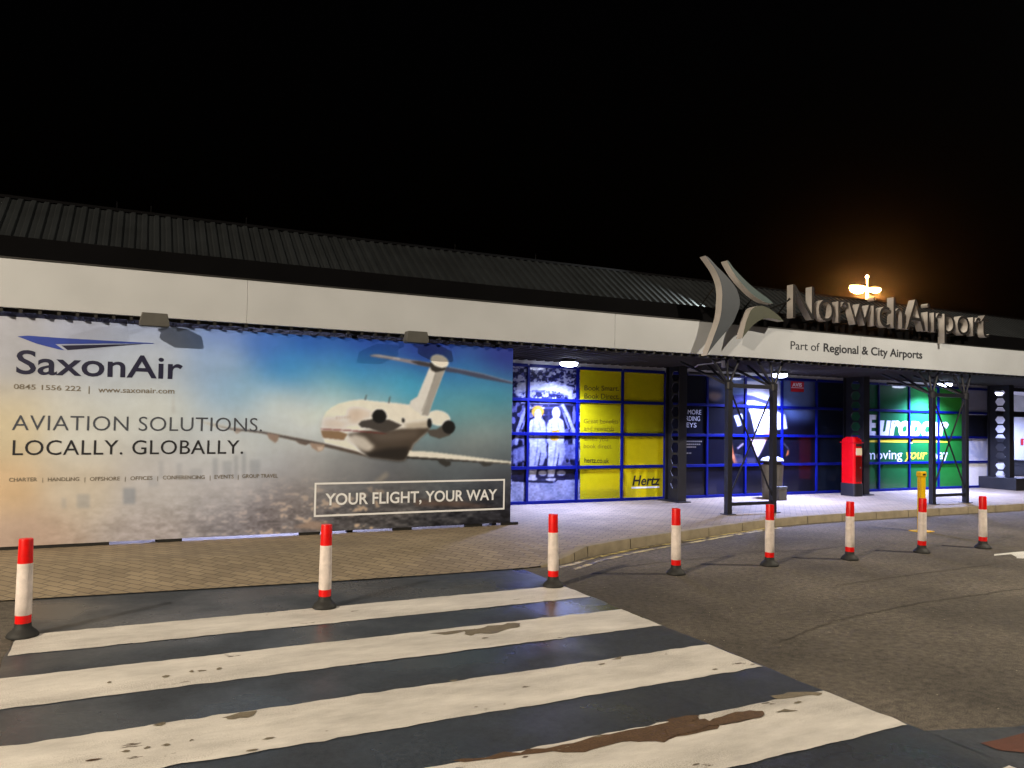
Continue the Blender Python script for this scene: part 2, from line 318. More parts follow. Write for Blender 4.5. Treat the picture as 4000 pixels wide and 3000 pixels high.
# ------------------------------------------------------------------ print painter (numpy): the pictures printed on banner and window film
class Canvas:
    def __init__(s, x0, x1, y0, y1, step):
        s.xs = np.arange(x0, x1+step, step); s.ys = np.arange(y0, y1+step, step); s.step = step
        s.X, s.Y = np.meshgrid(s.xs, s.ys); s.img = np.zeros(s.X.shape+(3,))
    def samples(s, pts, power=3.2, eps=55.0, soft=45):
        num = np.zeros_like(s.img); den = np.zeros(s.X.shape)
        for x, y, c in pts:
            d = ((s.X-x)**2+((s.Y-y)*1.5)**2+eps**2)**(-power/2); num += d[..., None]*np.array(c, float); den += d
        s.img = s.blur(num/den[..., None], soft)
    def blur(s, a, r):
        n = max(1, int(round(r/s.step)))
        for _ in range(2):
            for ax in (0, 1):
                k = np.pad(a, [(n, n) if i == ax else (0, 0) for i in range(a.ndim)], mode='edge'); cs = np.cumsum(k, axis=ax)
                cs = np.concatenate([np.zeros_like(np.take(cs, [0], ax)), cs], axis=ax)
                L = a.shape[ax]; a = (np.take(cs, range(2*n+1, 2*n+1+L), ax)-np.take(cs, range(0, L), ax))/(2*n+1)
        return a
    def mask(s, poly):
        m = np.zeros(s.X.shape, bool); p = np.array(poly, float); q = np.roll(p, -1, 0)
        for (xa, ya), (xb, yb) in zip(p, q):
            if ya == yb: continue
            c = (s.Y >= min(ya, yb)) & (s.Y < max(ya, yb)); m ^= c & (s.X < xa+(s.Y-ya)*(xb-xa)/(yb-ya))
        return m.astype(float)
    def put(s, m, col, a=1.0, soft=0):
        if soft: m = s.blur(m, soft)
        m = (m*a)[..., None]; s.img = s.img*(1-m)+np.array(col, float)*m
    def poly(s, pts, col, a=1.0, soft=0): s.put(s.mask(pts), col, a, soft)
    def ell(s, cx, cy, rx, ry, col, a=1.0, soft=0, rot=0):
        dx, dy = s.X-cx, s.Y-cy; c, n = math.cos(rot), math.sin(rot)
        s.put(((((dx*c+dy*n)/rx)**2+((dy*c-dx*n)/ry)**2) < 1).astype(float), col, a, soft)
    def line(s, pts, wd, col, a=1.0, soft=0):
        m = np.zeros(s.X.shape)
        for (xa, ya), (xb, yb) in zip(pts, pts[1:]):
            L2 = (xb-xa)**2+(yb-ya)**2+1e-9; t = np.clip(((s.X-xa)*(xb-xa)+(s.Y-ya)*(yb-ya))/L2, 0, 1)
            m = np.maximum(m, ((s.X-xa-t*(xb-xa))**2+(s.Y-ya-t*(yb-ya))**2 < (wd/2)**2).astype(float))
        s.put(m, col, a, soft)
    def noise(s, sx, sy):
        ny, nx = int((s.ys[-1]-s.ys[0])/sy)+3, int((s.xs[-1]-s.xs[0])/sx)+3
        g = rng.random((ny, nx)); u = (s.X-s.xs[0])/sx; v = (s.Y-s.ys[0])/sy; i, j = v.astype(int), u.astype(int)
        fu, fv = u-j, v-i; fu = fu*fu*(3-2*fu); fv = fv*fv*(3-2*fv)
        return (g[i, j]*(1-fu)+g[i, j+1]*fu)*(1-fv)+(g[i+1, j]*(1-fu)+g[i+1, j+1]*fu)*fv
    def sample(s, px, py):
        u = np.clip((px-s.xs[0])/s.step, 0, len(s.xs)-1.001); v = np.clip((py-s.ys[0])/s.step, 0, len(s.ys)-1.001)
        i, j = v.astype(int), u.astype(int); fu, fv = (u-j)[..., None], (v-i)[..., None]
        return (s.img[i, j]*(1-fu)+s.img[i, j+1]*fu)*(1-fv)+(s.img[i+1, j]*(1-fu)+s.img[i+1, j+1]*fu)*fv

def printed_sheet(name, canvas, X0, X1, Z0, Z1, Y, m, parent, step=.012, illum=.6):
    nx, nz = int((X1-X0)/step)+1, int((Z1-Z0)/step)+1
    xs, zs = np.linspace(X0, X1, nx), np.linspace(Z0, Z1, nz); X, Z = np.meshgrid(xs, zs)
    P = np.stack([X, np.full_like(X, Y), Z], -1); px, py = project(P)
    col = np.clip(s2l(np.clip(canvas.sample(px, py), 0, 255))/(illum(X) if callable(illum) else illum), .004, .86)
    o_ = np.array(parent['origin']); V = (P-o_).reshape(-1, 3)
    idx = np.arange(nx*nz).reshape(nz, nx)
    F_ = np.stack([idx[:-1, :-1], idx[:-1, 1:], idx[1:, 1:], idx[1:, :-1]], -1).reshape(-1, 4)
    me = bpy.data.meshes.new(name); me.vertices.add(len(V)); me.vertices.foreach_set('co', V.ravel())
    me.loops.add(F_.size); me.loops.foreach_set('vertex_index', F_.ravel().astype(np.int32))
    me.polygons.add(len(F_)); me.polygons.foreach_set('loop_start', np.arange(0, F_.size, 4, dtype=np.int32))
    me.update(calc_edges=True)
    at = me.color_attributes.new('print', 'FLOAT_COLOR', 'POINT')
    at.data.foreach_set('color', np.concatenate([col.reshape(-1, 3), np.ones((nx*nz, 1))], 1).astype(np.float32).ravel())
    me.materials.append(m); o = bpy.data.objects.new(name, me); COL.objects.link(o); o.parent = parent; o['origin'] = list(o_)
    return o

def text_mesh(txt, bold=0.0, shear=0.0, extrude=0.0, spacing=1.0):
    cu = bpy.data.curves.new('t', 'FONT'); cu.body = txt; cu.size = 1; cu.offset = bold; cu.shear = shear; cu.extrude = extrude; cu.space_character = spacing; cu.resolution_u = 4
    o = bpy.data.objects.new('t', cu); COL.objects.link(o); bpy.context.view_layer.update()
    me = bpy.data.meshes.new_from_object(o.evaluated_get(bpy.context.evaluated_depsgraph_get()))
    bpy.data.objects.remove(o); bpy.data.curves.remove(cu)
    v = np.zeros(len(me.vertices)*3); me.vertices.foreach_get('co', v); return me, v.reshape(-1, 3)
_tm, _tv = text_mesh('H'); CAP = _tv[:, 1].max(); bpy.data.meshes.remove(_tm)
def lettering(name, txt, x0, x1, z0, h, Y, m, parent, bold=0, shear=0, spacing=1.0, depth=.003, tilt=0):
    """flat cut lettering on a wall facing the road: from x0 to x1, baseline z0, capital height h"""
    me, v = text_mesh(txt, bold, shear, .5, spacing)
    a, b = v[:, 0].min(), v[:, 0].max()
    X = x0+(v[:, 0]-a)*(x1-x0)/(b-a); Zz = z0+v[:, 1]*h/CAP+tilt*(X-x0); Yy = Y-depth*(v[:, 2]+.5)
    P = np.stack([X, Yy, Zz], -1)-np.array(parent['origin']); me.vertices.foreach_set('co', P.ravel()); me.update()
    me.materials.clear(); me.materials.append(m); o = bpy.data.objects.new(name, me); COL.objects.link(o); o.parent = parent; o['origin'] = list(parent['origin'])
    return o
def px_text(name, txt, l, r, top, Y, m, parent, **k):
    """l, r: photo pixels of the two ends of the baseline; top: a photo pixel on the cap line above l"""
    A, B, T = at_y(*l, Y), at_y(*r, Y), at_y(*top, Y)
    return lettering(name, txt, A[0], B[0], A[2], T[2]-A[2], Y, m, parent, tilt=(B[2]-A[2])/(B[0]-A[0]), **k)

# ------------------------------------------------------------------ ground, road, pavement
FY, WY, BY, PZ = 10.33, 12.95, 10.47, .13      # fascia, window wall, banner planes; pavement level
g = MB(); g.quad((-150, -150, -.06), (250, -150, -.06), (250, 250, -.06), (-150, 250, -.06)); tag(g.build('ground', M['tarmac']), kind='structure')
g = MB(); g.quad((-60, -40, 0), (90, -40, 0), (90, 11, 0), (-60, 11, 0)); tag(g.build('road', M['road']), kind='structure')

def jagged(a, b, n, amp):
    a, b = np.array(a, float), np.array(b, float); d = b-a; nrm = np.array([-d[1], d[0]])/np.linalg.norm(d)
    w1 = rng.normal(0, 1, n+1); w1 = np.convolve(w1, [.25, .5, .25], 'same')
    return [tuple(a+d*i/n+nrm*amp*w1[i]) for i in range(n)]
def ring(pts, n, amp):
    out = []
    for i in range(len(pts)): 
        L = math.dist(pts[i], pts[(i+1) % len(pts)]); out += jagged(pts[i], pts[(i+1) % len(pts)], max(2, int(L*n)), amp)
    return out
def jagged_path(pts, step, amp):
    out = []
    for a, b in zip(pts, pts[1:]):
        n = max(2, int(math.dist(a, b)/step)); out += [(a[0]+(b[0]-a[0])*i/n+random.gauss(0, amp*.3), a[1]+(b[1]-a[1])*i/n+random.gauss(0, amp)) for i in range(n)]
    return out
def sheet(poly, z): b = MB(); b.quad(*[(x, y, z) for x, y in poly]); return b
zc = thing('zebra_crossing', (1.65, 5, 0), 'zebra crossing of worn white stripes on dark tarmac', 'crossing', kind='structure')
sheet(ring([(-.78, -2), (4.06, -2), (4.06, 8.25), (-.78, 8.32)], 7, .012), .004).build('tarmac', M['tarmac'], zc)
for y0, y1 in ((6.42, 6.97), (5.29, 5.89), (4.12, 4.70), (2.99, 3.59), (1.85, 2.42)):
    sheet(ring([(-.76, y0), (4.04, y0), (4.04, y1), (-.76, y1)], 26, .008), .008).build('stripe', M['stripe'], zc)
def wpatch(pxs, m, z=.011, amp=.017):
    q = [tuple(at_z(*p)[:2]) for p in pxs]; sheet(ring(q, 22, amp), z).build('worn_patch', m, zc)
c8, c9, c10 = crop(1400, 2000, .633), crop(2600, 1900, .6632), crop(0, 2000, .633)
wpatch([c8(*p) for p in [(520, 1560), (650, 1545), (780, 1540), (900, 1530), (1050, 1505), (1200, 1490), (1330, 1495), (1450, 1478), (1560, 1445), (1680, 1420), (1780, 1428), (1890, 1435), (1960, 1395), (2080, 1378), (2212, 1350), (2212, 1310), (2150, 1300), (2110, 1290), (2080, 1268), (2000, 1285), (1900, 1315), (1700, 1350), (1500, 1395), (1380, 1425), (1200, 1460), (1000, 1490), (900, 1490), (780, 1520), (640, 1535)]], M['worn'])
wpatch([c9(*p) for p in [(0, 1500), (60, 1480), (180, 1450), (270, 1430), (380, 1405), (480, 1390), (580, 1360), (570, 1335), (500, 1335), (420, 1345), (330, 1370), (250, 1400), (180, 1420), (150, 1400), (200, 1370), (120, 1365), (40, 1385), (0, 1400)]], M['worn'], z=.014)
wpatch([c8(*p) for p in [(430, 755), (540, 748), (640, 735), (720, 730), (800, 712), (890, 705), (960, 690), (1004, 695), (985, 722), (900, 735), (850, 752), (780, 765), (720, 760), (690, 772), (655, 762), (660, 745), (560, 760), (500, 762)]], M['worn_grey'])
wpatch([c9(*p) for p in [(640, 1335), (700, 1322), (780, 1328), (720, 1340), (660, 1343)]], M['worn_grey'])
wpatch([c9(*p) for p in [(620, 1245), (720, 1225), (850, 1220), (930, 1228), (900, 1240), (820, 1236), (740, 1250), (660, 1262)]], M['worn_grey'])
wpatch([c10(*p) for p in [(1365, 1280), (1480, 1250), (1590, 1235), (1560, 1262), (1480, 1280), (1400, 1292)]], M['worn_grey'])
wpatch([c10(*p) for p in [(945, 1330), (1000, 1312), (1025, 1312), (1000, 1328)]], M['worn_grey'])
for x, y, s in ((1180, 992, 18), (1240, 988, 26), (1350, 975, 16), (1022, 1023, 24), (675, 1060, 14), (905, 1465, 26), (1020, 1450, 30), (770, 1488, 30), (1180, 1420, 12)):
    wpatch([c10(*p) for p in [(x-s, y+2), (x, y-6), (x+s, y-4), (x+s*.6, y+5), (x-s*.4, y+8)]], M['worn_grey'], amp=.006)
wpatch([c8(*p) for p in [(1580, 915), (1625, 895), (1620, 915), (1560, 922)]], M['worn_grey'], amp=.006)
wpatch([c8(*p) for p in [(560, 1050), (610, 1042), (600, 1055), (570, 1058)]], M['worn_grey'], amp=.006)

for yy, n_ in ((6.7, 3), (5.6, 6), (4.4, 9), (3.3, 16)):          # small chips in the paint
    for _ in range(n_):
        cx, cy, a_ = random.uniform(-.2, 3.8), yy+random.choice((-1, 1))*abs(random.gauss(.2, .06)), random.choice((.008, .012, .018, .028))
        p_ = [(cx+a_*random.uniform(.6, 1.5)*math.cos(t_*.9), cy+a_*random.uniform(.25, .5)*math.sin(t_*.9)) for t_ in range(7)]
        sheet(p_, .0125).build('worn_patch', M['worn_grey'] if random.random() < .6 else M['worn'], zc)
b = MB()                                                            # old seams and tyre scuffs in the asphalt
for pts, wd in (([(4.6, 4.55), (5.6, 4.85), (6.9, 5.0), (8.4, 5.02), (10.5, 4.9)], .03), ([(6.8, 5.9), (8.2, 6.0), (9.9, 6.05)], .02), ([(7.4, 7.9), (8.3, 7.7), (9.2, 7.75)], .03), ([(5.2, 7.6), (6.2, 7.75), (7.1, 7.7)], .025)):
    q_ = jagged_path(pts, .05, .012)
    for (xa, ya), (xb, yb) in zip(q_, q_[1:]):
        h0, h1 = wd*random.uniform(.3, .6), wd*random.uniform(.3, .6); b.quad((xa, ya-h0, .003), (xb, yb-h1, .003), (xb, yb+h1, .003), (xa, ya+h0, .003))
tag(b.build('road_seam', M['seam']), kind='structure')
tag(sheet(ring([(4.07, -1), (9.5, -1), (9.5, 2.7), (6.5, 2.62), (4.6, 2.72), (4.07, 2.9)], 5, .02), .004).build('road_patch', M['tarmac']), kind='structure')
tag(sheet([tuple(at_z(*p)[:2]) for p in [(3830, 2908), (3910, 2892), (4000, 2868), (4400, 2790), (4700, 2850), (4300, 2915), (4000, 2945), (3905, 2936)]], .008).build('red_road_patch', M['red_surface']), kind='structure')

ex = np.array([-30, -1.05, 2.13, 3.6, 4.4, 4.8, 5.15, 6.0, 7.0, 8.3, 9.5, 10.4, 11.2, 13.5, 60]); ey = np.array([8.45, 8.28, 8.0, 7.93, 7.95, 8.12, 8.34, 8.68, 8.96, 9.33, 9.64, 9.78, 9.83, 9.84, 9.84])
def edge_y(x): return float(np.interp(x, ex, ey))
def edge_z(x): return float(np.interp(x, [4.25, 5.2], [.014, PZ]))
stations = sorted(set(list(np.arange(-30, 4, 1.0))+list(np.arange(4, 13, .15))+list(np.arange(13, 61, 2.0))))
pv = MB()
for a, b in zip(stations, stations[1:]):
    ya, yb, za, zb = edge_y(a), edge_y(b), edge_z(a), edge_z(b)
    pv.quad((a, ya, za), (b, yb, zb), (b, yb+1.1, PZ), (a, ya+1.1, PZ)); pv.quad((a, ya+1.1, PZ), (b, yb+1.1, PZ), (b, 16.5, PZ), (a, 16.5, PZ))
tag(pv.build('pavement', M['pavers']), kind='structure')
kb = MB(); xk = 4.3
while xk < 40:
    L = .9 if xk > 5 else .3
    a, b = xk+.006, xk+L-.006; n = 4
    for i in range(n):
        u, v = a+(b-a)*i/n, a+(b-a)*(i+1)/n; p, q = np.array([u, edge_y(u)]), np.array([v, edge_y(v)]); d = (q-p)/np.linalg.norm(q-p); o_ = np.array([d[1], -d[0]])*.015; i_ = -o_/.015*.1
        z0, z1 = edge_z(u)+.003, edge_z(v)+.003
        kb.quad((*(p+o_), -.05), (*(q+o_), -.05), (*(q+o_*.6), z1-.012), (*(p+o_*.6), z0-.012)); kb.quad((*(p+o_*.6), z0-.012), (*(q+o_*.6), z1-.012), (*q, z1), (*p, z0)); kb.quad((*p, z0), (*q, z1), (*(q+i_), z1), (*(p+i_), z0))
    xk += L
tag(kb.build('kerb', M['kerb'], smooth=50), kind='structure')
for off, x0, x1 in ((.13, 4.5, 9.75), (.33, 4.62, 9.8)):
    b = MB(); xs_ = np.arange(x0, x1, .15)
    for u, v in zip(xs_, xs_[1:]):
        k0, k1 = max(.3, 1-(u-4.5)/9), max(.3, 1-(v-4.5)/9)
        b.quad((u, edge_y(u)-off*k0-.045, .005), (v, edge_y(v)-off*k1-.045, .005), (v, edge_y(v)-off*k1+.03, .005), (u, edge_y(u)-off*k0+.03, .005))
    tag(b.build('yellow_road_line', M['yellow_line']), kind='structure')
b = MB()
for q in ([(3884, 2166), (3884, 2172), (3950, 2166), (3972, 2178), (3970, 2182), (4010, 2184), (4010, 2165), (4000, 2155), (3960, 2158)],):
    b.quad(*[(*at_z(*p)[:2], .005) for p in q])
tag(b.build('road_arrow', M['white_line']), kind='structure')

# ------------------------------------------------------------------ terminal building
tb = thing('terminal_building', (6, 13, 0), 'long low terminal building with white fascia, dark ribbed roof and blue framed shop windows', 'building')
fa = MB(); xs_ = [-7, -4.1, 1.24, 6.9, 12.6, 18.3, 24, 30, 36]
for a, b in zip(xs_, xs_[1:]): fa.box(a+.002, b-.002, FY, FY+.05, 2.91, 3.47)
fascia = fa.build('fascia', M['fascia'], tb, bevel=.004)
b = MB(); b.box(-7, 36, FY+.052, FY+.12, 2.93, 3.455); b.box(-7, 36, FY-.01, FY+.14, 3.472, 3.49); b.build('coping', M['black'], tb)
px_text('lettering', 'Part of', c5(195, 805), c5(445, 822), c5(195, 735), FY-.001, M['charcoal_ink'], fascia)
px_text('lettering', 'Regional & City Airports', c5(480, 825), c5(1333, 887), c5(480, 755), FY-.001, M['charcoal_ink'], fascia, bold=.018)
def corrugated(x0, x1, pitch, h, y0, z0, y1, z1, nx, nz, top=.55):
    """sheet with trapezoid ribs; (nx, nz) is the direction ribs rise in the y-z plane"""
    c = MB(); pts = []; x = x0
    while x < x1:
        for f, k in ((0, 0), (.5-top*.5, 0), (.5-top*.3, 1), (.5+top*.3, 1), (.5+top*.5, 0)): pts.append((x+f*pitch, k))
        x += pitch
    for (a, ka), (b_, kb_) in zip(pts, pts[1:]):
        c.quad((a, y0+nx*h*ka, z0+nz*h*ka), (b_, y0+nx*h*kb_, z0+nz*h*kb_), (b_, y1+nx*h*kb_, z1+nz*h*kb_), (a, y1+nx*h*ka, z1+nz*h*ka))
    return c
roof = corrugated(-8, 36, .15, .026, 10.92, 3.76, 12.05, 4.57, -.58, .81).build('roof', M['roof'], tb)
b = MB(); b.quad((-8, 12.05, 4.57), (36, 12.05, 4.57), (36, 24, 5.2), (-8, 24, 5.2)); b.box(-8, 36, 12.0, 12.12, 4.56, 4.6); b.build('roof_ridge', M['gutter'], tb)
for px, py in ((457, 797), (590, 815), (962, 852), (1777, 955), (2092, 1010)):
    P = at_y(px, py, 12.03); r_ = MB(); r_.tube((P[0], 12.03, 4.55), (P[0], 12.03, max(P[2], 4.7)), .008, n=6); r_.build('spike', M['gutter'], roof)
b = MB(); b.box(-8, 9.5, 10.62, 10.93, 3.49, 3.79); b.box(9.95, 36, 10.74, 10.95, 3.49, 3.84); b.box(-8, 36, 10.45, 10.62, 3.44, 3.46); b.box(9.5, 9.95, 10.85, 10.95, 3.45, 3.8)
b.build('gutter', M['gutter'], tb, bevel=.01)
sof = corrugated(-8, 36, .19, .045, FY+.13, 2.915, WY+.05, 2.915, 0, -1).build('soffit', M['soffit'], tb)
b = MB(); b.box(-8, 36, FY+.13, FY+.2, 2.875, 2.91)
for xx in np.arange(-7.9, 36, .19): b.box(xx, xx+.035, FY+.02, FY+.13, 2.86, 2.905)
b.build('edge_joist', M['black'], tb)
b = MB(); b.box(-8, 21.05, WY-.02, WY+.2, 2.775, 2.865); b.build('window_head', M['head'], tb)
b = MB(); b.box(-8, 6.35, WY, WY+.2, PZ, 2.77); b.box(-8, 21.02, WY+.2, WY+.3, PZ, 3.4); b.box(-8, -7.8, 10.5, WY, PZ, 2.9); b.build('wall', M['wall'], tb)
# front windows: a blue frame (part) with printed film and lettering (sub-parts)
TR = [.16, .82, 1.47, 2.12, 2.77]
def frame_bars(xs, zs, wv=.05, name='window', x0=None, x1=None, label=None, skip=()):
    b = MB(); d0, d1 = WY-.05, WY-.005
    a, e = (x0 if x0 is not None else xs[0]), (x1 if x1 is not None else xs[-1])
    for x in xs: b.box(x-wv/2, x+wv/2, d0, d1, PZ, 2.772)
    cuts = sorted(set([a]+[x for x in xs if a < x < e]+[e]))
    for i, z in enumerate(zs):
        for u, v in zip(cuts, cuts[1:]): b.box(u+(wv/2 if u in xs else 0)+.0005, v-(wv/2 if v in xs else 0)-.0005, d0+.003, d1, z-.03, z+.03)
    o = b.build(name, M['frame'], tb, bevel=.003)
    if label: o['label'] = label
    return o

# car-hire window one: black and white photograph and yellow film
W1 = frame_bars([5.6, 6.68, 7.77, 8.83, 9.9], TR, label='blue framed window with a black and white photo and a yellow poster')
cv = Canvas(1900, 2640, 1400, 2000, 1.6); q = c3
cv.img[:] = (120, 122, 170); nz_ = cv.noise(14, 12)*.6+cv.noise(5, 5)*.4
cv.img = np.where((nz_ > .55)[..., None], np.array((205, 208, 245.)), np.where((nz_ > .42)[..., None], np.array((100, 102, 160.)), np.array((42, 44, 96.))))
cv.poly([q(100, 640), q(640, 640), q(640, 1230), q(100, 1230)], (38, 38, 74)); 
m_ = cv.mask([q(100, 640), q(640, 640), q(640, 1230), q(100, 1230)]); st = cv.noise(9, 22)
cv.put(m_*(st > .62), (150, 152, 205), .75); cv.put(m_*(st < .3), (12, 12, 34), .7)
cv.poly([q(140, 560), q(152, 505), q(330, 500), q(480, 520), q(600, 545), q(592, 640), q(520, 590), q(400, 570), q(200, 570), q(165, 625), q(130, 600)], (232, 234, 252), soft=1.5)
cv.line([q(165, 590), q(280, 575), q(430, 590), q(560, 615)], 4, (150, 152, 200), .8)
cv.poly([q(140, 640), q(610, 640), q(590, 690), q(170, 690)], (60, 60, 105)); cv.line([q(180, 670), q(580, 675)], 4, (190, 192, 232))
for s_ in (1, -1):
    cx = 375; f = lambda x: cx+s_*(x-cx)
    cv.line([q(f(235), 690), q(f(190), 780), q(f(150), 890), q(f(140), 1000)], 13, (205, 208, 245), .9, 1.5); cv.line([q(f(255), 700), q(f(215), 800), q(f(185), 880)], 6, (165, 168, 220), .8)
cv.line([q(250, 712), q(500, 712)], 7, (190, 192, 232), .9); cv.line([q(360, 770), q(520, 760)], 5, (150, 152, 200), .8)
cv.poly([q(370, 700), q(505, 700), q(540, 860), q(370, 860)], (52, 52, 90), .8, 2)
cv.poly([q(110, 1050), q(225, 1010), q(225, 1130), q(110, 1170)], (165, 168, 222), .9, 3); cv.poly([q(520, 1010), q(640, 1000), q(640, 1130), q(520, 1130)], (150, 154, 210), .9, 3)
cv.poly([q(100, 1190), q(650, 1180), q(650, 1300), q(100, 1310)], (40, 40, 78), .9, 2)
cv.poly([q(100, 1312), q(450, 1322), q(470, 1300), q(650, 1290), q(650, 1500), q(100, 1500)], (192, 197, 240))
cv.put(cv.mask([q(100, 1300), q(650, 1290), q(650, 1500), q(100, 1500)])*(cv.noise(60, 90) > .55), (170, 180, 228), .7, 8)
W_, G_ = (226, 228, 252), (110, 114, 180)
def figure(x, hat):          # two people sitting in a car boot, as printed
    cv.ell(*q(x, 752), 16, 23, W_, soft=1.2)
    if hat: cv.ell(*q(x, 742), 24, 23, (238, 186, 70), soft=1); cv.ell(*q(x+2, 765), 13, 20, (214, 214, 240), soft=1)
    cv.poly([q(x-20, 790), q(x+20, 790), q(x+55, 815), q(x+62, 880), q(x+50, 960), q(x-60, 960), q(x-70, 880), q(x-62, 815)], W_, soft=1.5)
    cv.poly([q(x-65, 820), q(x-52, 960), q(x-20, 1020), q(x-40, 1040), q(x-76, 980), q(x-78, 860)], (206, 208, 244), soft=1.5)
    cv.poly([q(x+55, 820), q(x+70, 900), q(x+60, 1000), q(x+20, 1040), q(x+10, 1015), q(x+42, 980), q(x+40, 880)], (206, 208, 244), soft=1.5)
    cv.poly([q(x-62, 955), q(x+50, 955), q(x+62, 1010), q(x+25, 1060), q(x-5, 1200), q(x-20, 1280), q(x-70, 1280), q(x-68, 1120)], W_, soft=1.5)
    cv.poly([q(x+5, 1000), q(x+70, 1000), q(x+72, 1090), q(x+40, 1180), q(x+10, 1180), q(x+25, 1080)], (205, 208, 246), soft=1.5)
    cv.line([q(x+2, 960), q(x-6, 1060), q(x-25, 1180)], 4, G_, .7, 2); cv.line([q(x-30, 800), q(x-42, 900), q(x-30, 960)], 4, G_, .6, 2); cv.line([q(x+10, 820), q(x+25, 900)], 4, G_, .5, 2)
    cv.ell(*q(x-45, 1288), 20, 9, (232, 232, 250), soft=1); cv.ell(*q(x+40, 1240), 17, 11, (210, 212, 244), soft=1)
figure(312, True); figure(462, False)
cv.poly([q(428, 895), q(485, 890), q(490, 912), q(425, 915)], (238, 186, 70)); cv.ell(*q(448, 958), 17, 11, (238, 186, 70), soft=1)
cv.line([q(140, 1300), q(300, 1310), q(430, 1312)], 8, (32, 32, 66), .9, 1.5); cv.line([q(330, 1280), q(560, 1270)], 6, (32, 32, 66), .9, 1.5)
cv.img *= (.72+.42*(.55*cv.noise(7, 6)+.45*cv.noise(18, 24)))[..., None]
cv.img = cv.img*np.clip(.54+.40*cv.img/255, 0, .80)
cv.poly([q(655, 380), q(1400, 380), q(1400, 1500), q(655, 1500)], (216, 202, 2))
printed_sheet('film', cv, 5.6, 9.93, .15, 2.77, WY-.012, M['film'], W1, illum=1.25)
FT = WY-.013
for t_, y_, xr, k in (('Book Smart.', 570, 970, 'dark_yellow_ink'), ('Book Direct.', 635, 972, 'dark_yellow_ink'), ('hertz.co.uk', 1155, 890, 'dark_yellow_ink')):
    px_text('lettering', t_, q(690, y_), q(xr, y_+4), q(690, y_-40), FT, M[k], W1, depth=.002, bold=.008)
M['faint_ink'] = mat('faint_olive_ink', (128, 112, 6), .5, var=.05)
for t_, y_, xr in (('Great benefits', 836, 965), ('and rewards', 895, 930), ('when you', 980, 880), ('book direct.', 1038, 915)):
    px_text('lettering', t_, q(685, y_), q(xr, y_+3), q(685, y_-36), FT, M['faint_ink'], W1, depth=.002)
px_text('lettering', 'Hertz', q(1078, 1340), q(1305, 1336), q(1088, 1262), FT, M['black_ink'], W1, depth=.002, bold=.02, shear=.22)
A, B = at_y(*q(1072, 1366), FT), at_y(*q(1297, 1346), FT); b = MB(); b.box(A[0], B[0], FT-.002, FT, A[2], B[2]); b.build('underline', M['white_ink'], W1)

# car-hire window two: navy film with a man in a white shirt
W2 = frame_bars([10.0, 11.02, 12.1, 13.19, 14.28, 15.36], TR, label='blue framed window with a dark poster of a man in a white shirt')
cv = Canvas(2560, 3330, 1400, 2000, 1.6); q = c6
cv.img[:] = (17, 18, 34); cv.img += (cv.noise(60, 60)[..., None]-.5)*np.array((10, 10, 18.))
cv.poly([q(1390, 200), q(1800, 200), q(1800, 1500), q(1390, 1500)], (10, 26, 40), soft=3)
cv.poly([q(380, 260), q(700, 260), q(1380, 260), q(1380, 690), q(1150, 690), q(1060, 560), q(760, 470), q(560, 500), q(380, 420)], (120, 146, 205), .85, 18)
cv.ell(*q(450, 345), 30, 16, (150, 150, 182), .8, 6); cv.ell(*q(455, 465), 28, 20, (188, 164, 158), .85, 6); cv.poly([q(370, 380), q(520, 400), q(520, 440), q(370, 420)], (40, 40, 80), .6, 5)
cv.poly([q(720, 330), q(1050, 330), q(1060, 420), q(1060, 560), q(1110, 650), q(1128, 770), q(1000, 782), q(930, 830), q(870, 1000), q(850, 1035), q(815, 950), q(825, 820), q(790, 640), q(740, 520)], (222, 224, 246), soft=2)
cv.poly([q(560, 470), q(690, 452), q(800, 462), q(960, 515), q(1060, 570), q(1110, 640), q(1050, 620), q(960, 555), q(820, 510), q(700, 515), q(600, 560)], (52, 54, 112), .92, 2)
cv.poly([q(590, 560), q(745, 540), q(800, 700), q(830, 820), q(780, 900), q(640, 1090), q(590, 880)], (12, 13, 28), soft=2)
cv.poly([q(632, 648), q(670, 640), q(705, 735), q(668, 750)], (214, 218, 240), soft=1); cv.poly([q(680, 635), q(708, 632), q(716, 680), q(700, 680)], (214, 218, 240), soft=1)
cv.poly([q(770, 860), q(900, 850), q(950, 790), q(975, 800), q(950, 880), q(870, 1010), q(848, 1035), q(812, 930)], (214, 188, 196), soft=1.5)
cv.poly([q(910, 800), q(978, 785), q(960, 880), q(925, 905)], (206, 130, 96), .9, 2)
cv.poly([q(880, 1000), q(930, 880), q(1000, 800), q(1130, 790), q(1140, 960), q(1090, 1100), q(860, 1100)], (16, 16, 28), soft=2)
cv.poly([q(592, 880), q(612, 885), q(632, 1000), q(668, 1088), q(630, 1088), q(598, 1000)], (204, 116, 66), soft=1.5); cv.poly([q(1130, 965), q(1142, 970), q(1138, 1010), q(1112, 1028)], (204, 116, 66), soft=1)
cv.line([q(670, 950), q(710, 915), q(735, 900)], 7, (196, 176, 196), .8, 2); cv.line([q(1090, 900), q(1140, 960)], 4, (120, 120, 140), .6, 2)
cv.poly([q(640, 1040), q(830, 1040), q(840, 1095), q(640, 1095)], (76, 70, 92), .7, 4); cv.poly([q(380, 1240), q(520, 1230), q(660, 1300), q(800, 1380), q(380, 1390)], (52, 54, 92), .5, 10)
printed_sheet('film', cv, 10.0, 15.36, .15, 2.77, WY-.012, M['film'], W2, illum=1.5)
for t_, y_, xa, xr in (('MORE', 635, 205, 330), ('RDING', 695, 188, 318), ('EYS', 755, 192, 285)):
    px_text('lettering', t_, q(xa, y_), q(xr, y_+3), q(xa, y_-42), FT, M['white_ink'], W2, depth=.002)
